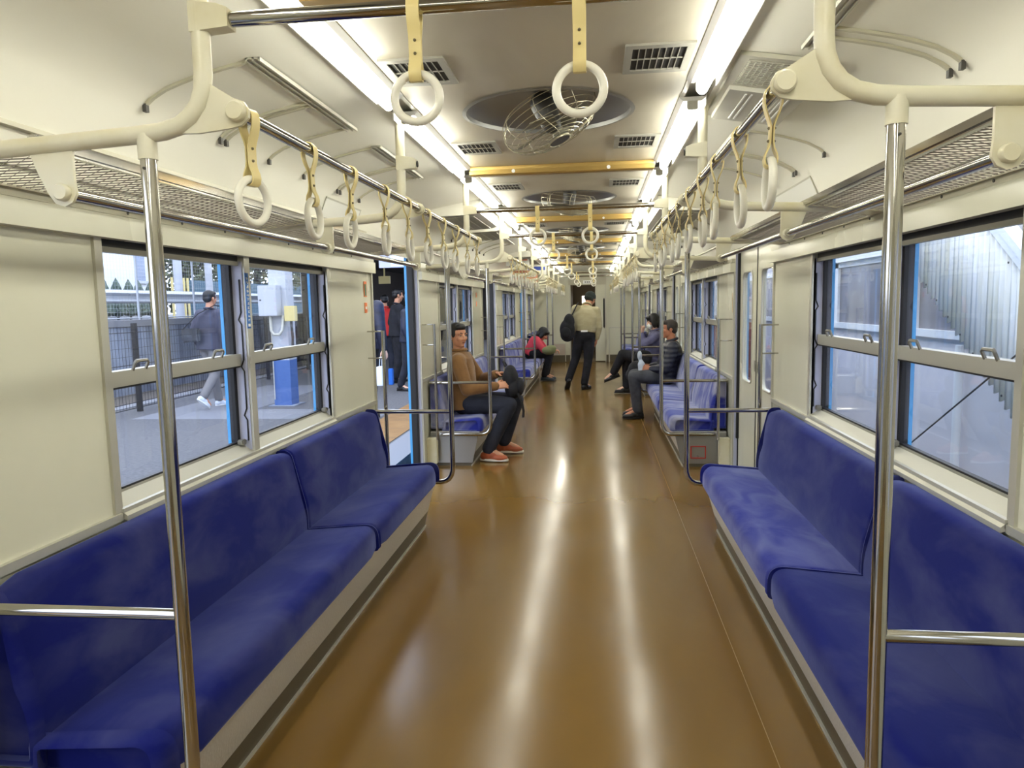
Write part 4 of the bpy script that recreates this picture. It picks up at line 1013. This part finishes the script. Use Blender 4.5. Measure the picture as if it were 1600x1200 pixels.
def shoe(t, ankle, toe_dir, m, sole='sole', L_=.27, z0=None, up=(0, 0, 1), name='shoe', laces=False):
    a = V(ankle); d = V(toe_dir).normalized(); up = V(up); up = (up-d*up.dot(d)).normalized(); s = d.cross(up)
    mb = MB(); M = Matrix((s, d, up)).transposed(); h = a-up*.055
    mb.ell(h+d*.0-d*.03, (.036, .045, .042), M); mb.ell(h+d*.10-up*.012, (.046, .085, .033), M); mb.ell(h+d*.045+up*.01, (.038, .06, .045), M); mb.cone(a+up*.01, h, .042, .040, 14)
    sh = t.part(name, mb, m, remesh=.006, smooth=3)
    mb = MB(); out = []
    for q in range(28):
        an = 2*math.pi*q/28; y = math.cos(an); x = math.sin(an); w_ = .040+.010*max(0, y)-.004*max(0, -y); out.append(h+d*(.056+.135*y)+s*w_*x*(1-.12*abs(y)))
    b = -up*.040; tp = -up*.022; n = 28
    mb.add([p+b for p in out]+[p+tp for p in out], [tuple(range(n))[::-1], tuple(range(n, 2*n))]+[(q, (q+1) % n, n+(q+1) % n, n+q) for q in range(n)])
    t.part('sole', mb, sole, sh)
    if laces:
        mb = MB()
        for q in range(4): c = h+d*(.035+.022*q)+up*(.050-.007*q); mb.tube([c-s*.02, c+up*.006, c+s*.02], .0028, 6)
        c = h+d*.03+up*.06
        for e in (-1, 1): mb.tube([c, c+s*e*.03+up*.02, c+s*e*.04+up*.0+d*.01, c+s*e*.01+d*.01], .0025, 6); mb.tube([c, c+s*e*.03-up*.015+d*.03], .0022, 6)
        t.part('laces', mb, 'sole', sh)
def person(label, J, skin='skin', hair='hair', jacket='black_cloth', trousers='jeans', shoes='black_shoe', sole='dark_grey', origin=None, group=None, vox=.008, torso_sec=None, hands=True, hairstyle='short', face=True, laces=False, collar=True, bulk=1.0):
    t = T('person', origin or (J['pelvis'][0], J['pelvis'][1], 0), label, 'person', group)
    side = (V(J['shr'])-V(J['shl'])).normalized()
    pel, chest, neck, hc = V(J['pelvis']), V(J['chest']), V(J['neck']), V(J['head'])
    b = MB(); q, M = head(b, hc, J['face'], J.get('up', (0, 0, 1)), J.get('hs', 1.0))
    b.cone(neck-(hc-neck)*.2, lerp(neck, hc, .75), .058, .052, 16)
    torso(b, [pel-(chest-pel)*.15, lerp(pel, chest, .5), chest, lerp(chest, neck, .7)], [(.13, .085), (.125, .08), (.14, .085), (.07, .05)], side)
    for s_, n_ in (('l', -1), ('r', 1)):
        sh_, el, wr = V(J['sh'+s_]), V(J['el'+s_]), V(J['wr'+s_])
        b.cone(lerp(chest, neck, .6), sh_, .05, .045); b.chain([sh_, el, wr], [.045, .034, .024])
        hp, kn, an = V(J['hip'+s_]), V(J['kn'+s_]), V(J['an'+s_]); b.cone(pel, hp, .09, .08); b.chain([hp, kn, an], [.075, .05, .036])
        td = V(J['toe'+s_]); b.cone(an, an+td.normalized()*.13-V((0, 0, .05)), .034, .024)
        if hands and ('hand'+s_) in J:
            dd, nn, cu = J['hand'+s_]; hand(b, wr, dd, nn, J.get('ts'+s_, 1), cu)
        else: b.cone(wr, wr+(wr-el).normalized()*.08, .03, .022)
    body = t.part('body', b, skin, remesh=vox*.62, smooth=2)
    S = J.get('hs', 1.0)
    if face:
        for s_ in (-1, 1):
            mb = MB(); mb.ell(q(s_*.030, .0725, .006), (.0125*S, .006*S, .0055*S), M, 12, 8); e = t.part('eye', mb, 'eye_white'); mb = MB(); mb.ell(q(s_*.030, .0765, .006), (.0055*S, .0035*S, .005*S), M, 10, 8); t.part('iris', mb, 'eye', e)
            mb = MB(); mb.cone(q(s_*.014, .084, .026), q(s_*.032, .082, .032), .0038*S, .0042*S, 8); mb.cone(q(s_*.032, .082, .032), q(s_*.048, .068, .026), .0042*S, .0025*S, 8); t.part('eyebrow', mb, hair)
        mb = MB(); mb.ell(q(0, .081, -.0555), (.021*S, .007*S, .006*S), M, 12, 8); t.part('lips', mb, 'lip')
    mb = MB()
    if hairstyle == 'short':
        mb.ell(q(0, -.024, .044), (.080*S, .094*S, .080*S), M); mb.ell(q(0, -.055, -.002), (.074*S, .055*S, .062*S), M); mb.ell(q(0, .038, .082), (.060*S, .045*S, .034*S), M)
        for s_ in (-1, 1): mb.ell(q(s_*.068, .008, .02), (.012*S, .030*S, .036*S), M)
    elif hairstyle == 'bob':
        mb.ell(q(0, -.018, .04), (.092*S, .106*S, .095*S), M); mb.ell(q(0, -.05, -.04), (.086*S, .066*S, .085*S), M)
        for s_ in (-1, 1): mb.ell(q(s_*.076, .012, -.02), (.024*S, .042*S, .085*S), M)
        mb.ell(q(0, .06, .075), (.07*S, .038*S, .035*S), M)
    elif hairstyle == 'cap':
        mb.ell(q(0, -.02, .035), (.090*S, .105*S, .092*S), M); mb.ell(q(0, -.03, .0), (.088*S, .098*S, .05*S), M)
    t.part('hair' if hairstyle != 'cap' else 'knit_cap', mb, hair, remesh=.007, smooth=3)
    # jacket
    mb = MB(); sec = torso_sec or [(.185, .135), (.17, .125), (.195, .128), (.17, .11), (.075, .065)]
    sec = [(a*bulk, d_*bulk) for a, d_ in sec]
    torso(mb, [lerp(pel, chest, J.get('hem', -.15)), lerp(pel, chest, .45), chest, lerp(chest, neck, .55), lerp(chest, neck, 1.0)], sec, side)
    for s_ in 'lr':
        sh_, el, wr = V(J['sh'+s_]), V(J['el'+s_]), V(J['wr'+s_]); mb.cone(lerp(chest, neck, .45), sh_, .085*bulk, .072*bulk)
        mb.chain([sh_, lerp(sh_, el, .5), el, lerp(el, wr, .5), lerp(el, wr, .97)], [.072*bulk, .066*bulk, .058*bulk, .052*bulk, .042*bulk])
    t.part('jacket', mb, jacket, remesh=vox, smooth=5)
    if collar:
        mb = MB(); c = neck+(neck-chest).normalized()*.012; ax = (hc-neck).normalized(); x_ = side; y_ = ax.cross(x_)
        mb.tube([c+x_*.066*math.cos(2*math.pi*k_/24)+y_*.066*math.sin(2*math.pi*k_/24) for k_ in range(24)], .016, 10, closed=True); t.part('collar', mb, jacket)
    mb = MB(); mb.ell(pel, (.165*bulk, .125*bulk, .13), Matrix((side, side.cross(V((0, 0, 1))).normalized(), V((0, 0, 1)))).transposed())
    for s_ in 'lr':
        hp, kn, an = V(J['hip'+s_]), V(J['kn'+s_]), V(J['an'+s_]); mb.cone(pel, hp, .12, .098)
        mb.chain([hp, lerp(hp, kn, .5), kn, lerp(kn, an, .5), lerp(kn, an, .96)], [.098, .088, .072, .066, .062], 18)
    t.part('trousers', mb, trousers, remesh=vox, smooth=5)
    for s_ in 'lr':
        shoe(t, J['an'+s_], J['toe'+s_], shoes, sole, up=J.get('fup'+s_, (0, 0, 1)), laces=laces)
    return t, q, M

# man in the brown jacket on the second left bench, turned toward the camera, backpack on his lap
J = dict(pelvis=(-1.04, 6.66, .53), chest=(-1.07, 6.66, .84), neck=(-1.08, 6.655, 1.0), head=(-1.085, 6.63, 1.145), face=(.78, -.62, -.06), up=(.02, -.04, 1), hs=1.0,
    shr=(-1.06, 6.47, .915), shl=(-1.06, 6.86, .915), elr=(-.97, 6.40, .665), ell=(-.93, 6.95, .70), wrr=(-.715, 6.47, .690), wrl=(-.745, 6.73, .775),
    handr=((.9, .15, .12), (.1, .8, -.5), .55), handl=((.85, -.35, .1), (.1, -.5, -.9), .45), tsr=1, tsl=-1,
    hipr=(-.98, 6.56, .515), hipl=(-.98, 6.76, .515), knr=(-.60, 6.50, .515), knl=(-.57, 6.80, .515), anr=(-.80, 6.45, .105), anl=(-.70, 6.82, .105), toer=(1, -.12, 0), toel=(1, .0, 0), hem=-.2)
person('person in a brown jacket and orange shoes seated on the left with a backpack', J, 'skin', 'hair', 'brown_jacket', 'jeans', 'tan_shoe', 'sole', vox=.0065, laces=True)
t = T('backpack', (-.60, 6.62, .6), 'black backpack on the lap of the brown jacketed person', 'backpack')
mb = MB(); mb.ell((-.60, 6.62, .74), (.075, .14, .115)); mb.ell((-.57, 6.62, .655), (.085, .155, .10)); mb.ell((-.60, 6.62, .80), (.055, .10, .07)); t.part('bag_body', mb, 'black_cloth', remesh=.008, smooth=6)
mb = MB(); mb.ell((-.515, 6.60, .67), (.045, .11, .085)); t.part('front_pocket', mb, 'black_cloth', remesh=.008, smooth=4)
mb = MB(); mb.sweep([(-.64, 6.57, .86), (-.66, 6.60, .90), (-.66, 6.66, .90), (-.64, 6.68, .86)], [(-.004, -.01), (.004, -.01), (.004, .01), (-.004, .01)]); t.part('top_handle', mb, 'black_cloth')
mb = MB(); mb.sweep([(-.52, 6.50, .62), (-.485, 6.48, .54), (-.47, 6.48, .46), (-.475, 6.48, .40)], [(-.004, -.014), (.004, -.014), (.004, .014), (-.004, .014)]); t.part('hanging_strap', mb, 'black_cloth')

# man in the dark padded jacket on the second right bench, in profile
J = dict(pelvis=(1.04, 9.0, .53), chest=(1.10, 9.0, .80), neck=(1.11, 9.0, .945), head=(1.07, 9.0, 1.085), face=(-1, -.12, -.02), up=(0, 0, 1), hs=.98,
    shr=(1.10, 9.20, .87), shl=(1.10, 8.79, .87), elr=(1.02, 9.25, .63), ell=(1.02, 8.74, .63), wrr=(.86, 9.08, .62), wrl=(.86, 8.88, .61),
    handr=((-.9, -.3, .1), (0, -.9, 0), .6), handl=((-.9, .3, .15), (0, .9, 0), .6), tsr=-1, tsl=1,
    hipr=(.98, 9.10, .515), hipl=(.98, 8.90, .515), knr=(.66, 9.13, .52), knl=(.64, 8.86, .52), anr=(.70, 9.12, .105), anl=(.69, 8.87, .105), toer=(-1, 0, 0), toel=(-1, 0, 0), hem=-.2)
person('person with grey cropped hair in a dark padded jacket seated on the right', J, 'skin2', 'hair_grey', 'puffer', 'grey_trousers', 'black_shoe', 'dark', vox=.0075, bulk=1.06)
mb = MB(); mb.chain([(.76, 8.98, .52), (.74, 8.98, .66), (.73, 8.98, .72)], [.05, .045, .02], 14); mb.ell((.72, 8.98, .77), (.03, .03, .06)); single('plastic_bag', mb, 'clear_bag', 'crumpled clear plastic bag held by the person in the padded jacket', 'bag', origin=(.75, 8.98, .5), remesh=.008, smooth=3)
mb = MB(); mb.ell((.70, 9.32, .56), (.11, .13, .12)); mb.ell((.68, 9.32, .50), (.12, .14, .10)); single('shoulder_bag', mb, 'black_cloth', 'black bag on the lap beyond the padded jacket', 'bag', origin=(.7, 9.32, .5), remesh=.01, smooth=5)

# masked person in the violet coat on the third right bench, legs crossed, phone raised
J = dict(pelvis=(1.05, 11.35, .53), chest=(1.10, 11.35, .83), neck=(1.10, 11.35, .98), head=(1.06, 11.33, 1.12), face=(-1, -.25, -.25), up=(-.1, 0, 1), hs=.95,
    shr=(1.09, 11.53, .90), shl=(1.09, 11.17, .90), elr=(.95, 11.56, .74), ell=(.92, 11.12, .78), wrr=(.92, 11.36, .93), wrl=(.88, 11.24, .93),
    handr=((-.4, -.3, .85), (.8, -.3, .2), .7), handl=((-.4, .2, .85), (.8, .2, .2), .7), tsr=1, tsl=-1,
    hipr=(.98, 11.45, .515), hipl=(.98, 11.25, .53), knr=(.66, 11.42, .53), knl=(.60, 11.30, .63), anr=(.66, 11.42, .105), anl=(.46, 11.38, .335), toer=(-1, 0, 0), toel=(-.93, 0, -.36), fupl=(-.36, 0, .93), hem=-.2)
t, q, M = person('masked person in a violet grey coat with crossed legs seated on the right', J, 'skin_pale', 'hair', 'violet_coat', 'black_cloth', 'black_shoe', 'dark', vox=.009, hairstyle='bob', bulk=1.02)
mb = MB(); mb.ell(q(0, .062, -.055), (.052, .045, .048), M); t.part('face_mask', mb, 'mask_white')
mb = MB(); mb.box((.845, 11.26, 1.00), (.853, 11.33, 1.13), .003); single('smartphone', mb, 'dark', 'dark phone held up by the masked person in violet', 'phone', origin=(.85, 11.3, 1.0))
mb = MB(); mb.ell((.90, 10.98+.12, .60), (.14, .10, .10)); mb.ell((.88, 11.1, .55), (.15, .11, .08)); single('handbag', mb, 'black_cloth', 'black handbag beside the masked person in violet', 'bag', origin=(.9, 11.1, .5), remesh=.012, smooth=4)

# standing person seen from behind near the far end
J = dict(pelvis=(.015, 12.0, .90), chest=(.035, 12.02, 1.20), neck=(.05, 12.06, 1.38), head=(.105, 12.14, 1.485), face=(.45, .75, -.38), up=(.25, .25, .93), hs=1.0,
    shl=(-.135, 12.02, 1.33), shr=(.205, 12.02, 1.29), ell=(-.20, 12.16, 1.10), elr=(.245, 12.0, 1.03), wrl=(-.14, 12.30, .98), wrr=(.205, 12.06, .84),
    handl=((.3, .8, -.2), (.8, 0, 0), .5), handr=((-.1, .2, -.95), (-1, 0, 0), .4), tsl=1, tsr=-1,
    hipl=(-.07, 12.0, .87), hipr=(.085, 12.0, .87), knl=(-.15, 12.06, .50), knr=(.06, 12.02, .48), anl=(-.27, 12.02, .155), anr=(-.005, 11.98, .10), toel=(-.25, .55, -.75), fupl=(-.1, .75, .6), toer=(.55, .8, 0), hem=.18)
t, q, M = person('person seen from behind standing in the aisle, pale jacket and dark cap', J, 'skin', 'knit', 'beige_jacket', 'black_cloth', 'black_shoe', 'dark', vox=.008, hairstyle='cap', face=True, torso_sec=[(.165, .125), (.185, .14), (.20, .135), (.175, .11), (.075, .065)])
mb = MB(); mb.box((-.05, 11.862, .955), (.06, 11.872, .985)); t.part('white_tag', mb, 'white')
t = T('backpack', (-.27, 11.84, .82), 'black rucksack slung from the left shoulder of the standing person', 'backpack')
mb = MB(); mb.ell((-.27, 11.84, 1.00), (.125, .10, .17)); mb.ell((-.24, 11.84, 1.12), (.09, .08, .14)); mb.ell((-.27, 11.84, .92), (.115, .10, .12)); t.part('bag_body', mb, 'black_cloth', remesh=.01, smooth=5)
mb = MB(); mb.ell((-.29, 11.76, .95), (.085, .05, .10)); t.part('front_pocket', mb, 'black_cloth', remesh=.01, smooth=4)
mb = MB(); mb.sweep([(-.20, 11.86, 1.22), (-.15, 11.885, 1.32), (-.11, 11.92, 1.40), (-.10, 12.02, 1.425), (-.12, 12.12, 1.36), (-.17, 12.17, 1.2), (-.22, 12.0, .95)], [(-.004, -.018), (.004, -.018), (.004, .018), (-.004, .018)]); t.part('shoulder_strap', mb, 'black_cloth')

# person bent forward on the third left bench
J = dict(pelvis=(-1.03, 13.45, .53), chest=(-.92, 13.45, .72), neck=(-.84, 13.45, .80), head=(-.78, 13.42, .87), face=(.75, -.1, -.65), up=(.6, 0, .75), hs=.98,
    shl=(-.90, 13.62, .76), shr=(-.90, 13.28, .76), ell=(-.76, 13.66, .58), elr=(-.76, 13.24, .58), wrl=(-.60, 13.52, .56), wrr=(-.60, 13.36, .56), handl=((1, -.3, 0), (0, 0, -1), .6), handr=((1, .3, 0), (0, 0, -1), .6), tsl=-1,
    hipl=(-.98, 13.55, .515), hipr=(-.98, 13.35, .515), knl=(-.66, 13.56, .50), knr=(-.66, 13.34, .50), anl=(-.74, 13.56, .105), anr=(-.76, 13.34, .105), toel=(1, 0, 0), toer=(1, 0, 0), hem=-.2)
person('person in a pink top bent forward on the far left bench', J, 'skin', 'hair', 'pink', 'black_cloth', 'blue_shoe', 'blue_shoe', vox=.011, hairstyle='bob', face=True)
mb = MB(); mb.ell((-.66, 13.15, .58), (.13, .12, .08)); mb.ell((-.62, 13.15, .62), (.1, .1, .06)); single('cloth_bag', mb, 'olive', 'olive cloth bag on the far left bench beside the pink top', 'bag', origin=(-.66, 13.15, .5), remesh=.012, smooth=4)

# people on the platform
def walker(x, y, az, h=1.72, stride=.22, **k):
    """upright walking figure; az = heading (0 = +y), returns joints"""
    s = h/1.72; f = V((math.sin(az), math.cos(az), 0)); r = V((math.cos(az), -math.sin(az), 0)); o = V((x, y, 0))
    p = lambda a, b, z: tuple(o+r*a*s+f*b*s+V((0, 0, z*s)))
    return dict(pelvis=p(0, 0, .93), chest=p(0, .02, 1.24), neck=p(0, .02, 1.44), head=p(0, .05, 1.60), face=tuple(f+V((0, 0, -.1))), up=(0, 0, 1), hs=s,
        shl=p(-.18, .02, 1.37), shr=p(.18, .02, 1.37), ell=p(-.24, -.03-stride*.3, 1.10), elr=p(.24, .03, 1.10), wrl=p(-.24, .06, .88), wrr=p(.23, .12, .88),
        handl=(tuple(f*.3+V((0, 0, -1))), tuple(r), .35), handr=(tuple(f*.3+V((0, 0, -1))), tuple(-r), .35), tsl=1, tsr=-1,
        hipl=p(-.09, 0, .90), hipr=p(.09, 0, .90), knl=p(-.09, stride*.6, .50), knr=p(.09, -stride*.2, .49), anl=p(-.09, stride, .10), anr=p(.09, -stride*1.5, .20 if stride > .1 else .1), toel=tuple(f), toer=tuple(f-V((0, 0, .8 if stride > .1 else 0))), fupr=tuple(f*.8+V((0, 0, 1))) if stride > .1 else (0, 0, 1), hem=-.25)
J = walker(-5.42, 10.05, R(18), 1.72, .18)
person('person in a grey jacket and white shoes walking away along the platform', J, 'skin', 'hair', 'grey_jacket', 'khaki', 'white_shoe', 'white', vox=.012, bulk=1.15)
t = T('shoulder_bag', (-5.5, 9.9, 1.0), 'dark shoulder bag on the back of the walking person', 'bag')
mb = MB(); mb.box((-5.72, 9.80, .98), (-5.45, 9.88, 1.18), .02); t.part('bag_body', mb, 'grey_trousers'); mb = MB(); mb.sweep([(-5.70, 9.82, 1.16), (-5.50, 9.90, 1.38), (-5.30, 10.0, 1.50), (-5.25, 10.1, 1.49)], [(-.004, -.02), (.004, -.02), (.004, .02), (-.004, .02)]); t.part('strap', mb, 'dark')
J = walker(-2.74, 9.0, R(15), 1.80, .05); J['wrr'] = (-2.48, 8.92, .90); J['elr'] = (-2.50, 8.90, 1.14); J['handr'] = ((.35, -.1, -.9), (-.6, .3, 0), .4)
person('person in a bulky navy hooded coat just outside the open left door', J, 'skin_pale', 'hair', 'navy_coat', 'black_cloth', 'black_shoe', 'dark', vox=.012, bulk=1.15)
mb = MB(); mb.box((-2.56, 8.80, .44), (-2.47, 8.95, .68), .01); mb.tube([(-2.515, 8.82, .67), (-2.51, 8.85, .80), (-2.50, 8.90, .80), (-2.515, 8.93, .67)], .004, 6); single('paper_bag', mb, 'bag_white', 'white carrier bag held low by the navy coated person', 'bag', origin=(-2.45, 8.85, .42))
J = walker(-3.52, 13.3, R(60), 1.76, .05)
person('person in a long black coat standing on the platform', J, 'skin', 'hair', 'black_cloth', 'black_cloth', 'black_shoe', 'dark', vox=.014, bulk=1.1)
mb = MB(); mb.box((-3.60, 12.9, .0), (-3.52, 13.0, .30), .01); single('shopping_bag', mb, 'bag_blue', 'small bright blue bag beside the legs of the black coated person', 'bag', origin=(-3.56, 12.95, .2))
J = walker(-4.08, 14.5, R(-30), 1.68, .05)
person('person in a red jacket with back turned further along the platform', J, 'skin', 'hair', 'red_jacket', 'jeans', 'black_shoe', 'dark', vox=.014)
J = walker(-2.95, 12.0, R(100), 1.66, .1)
person('person in a dark navy coat by the far edge of the open left door', J, 'skin_pale', 'hair', 'navy_coat', 'jeans', 'black_shoe', 'dark', vox=.014, bulk=1.05)
J = walker(-2.35, 14.6, R(30), 1.62, .05)
person('person in a plum coat seen through the second left door', J, 'skin_pale', 'hair', 'navy_coat', 'plum', 'black_shoe', 'dark', vox=.014)
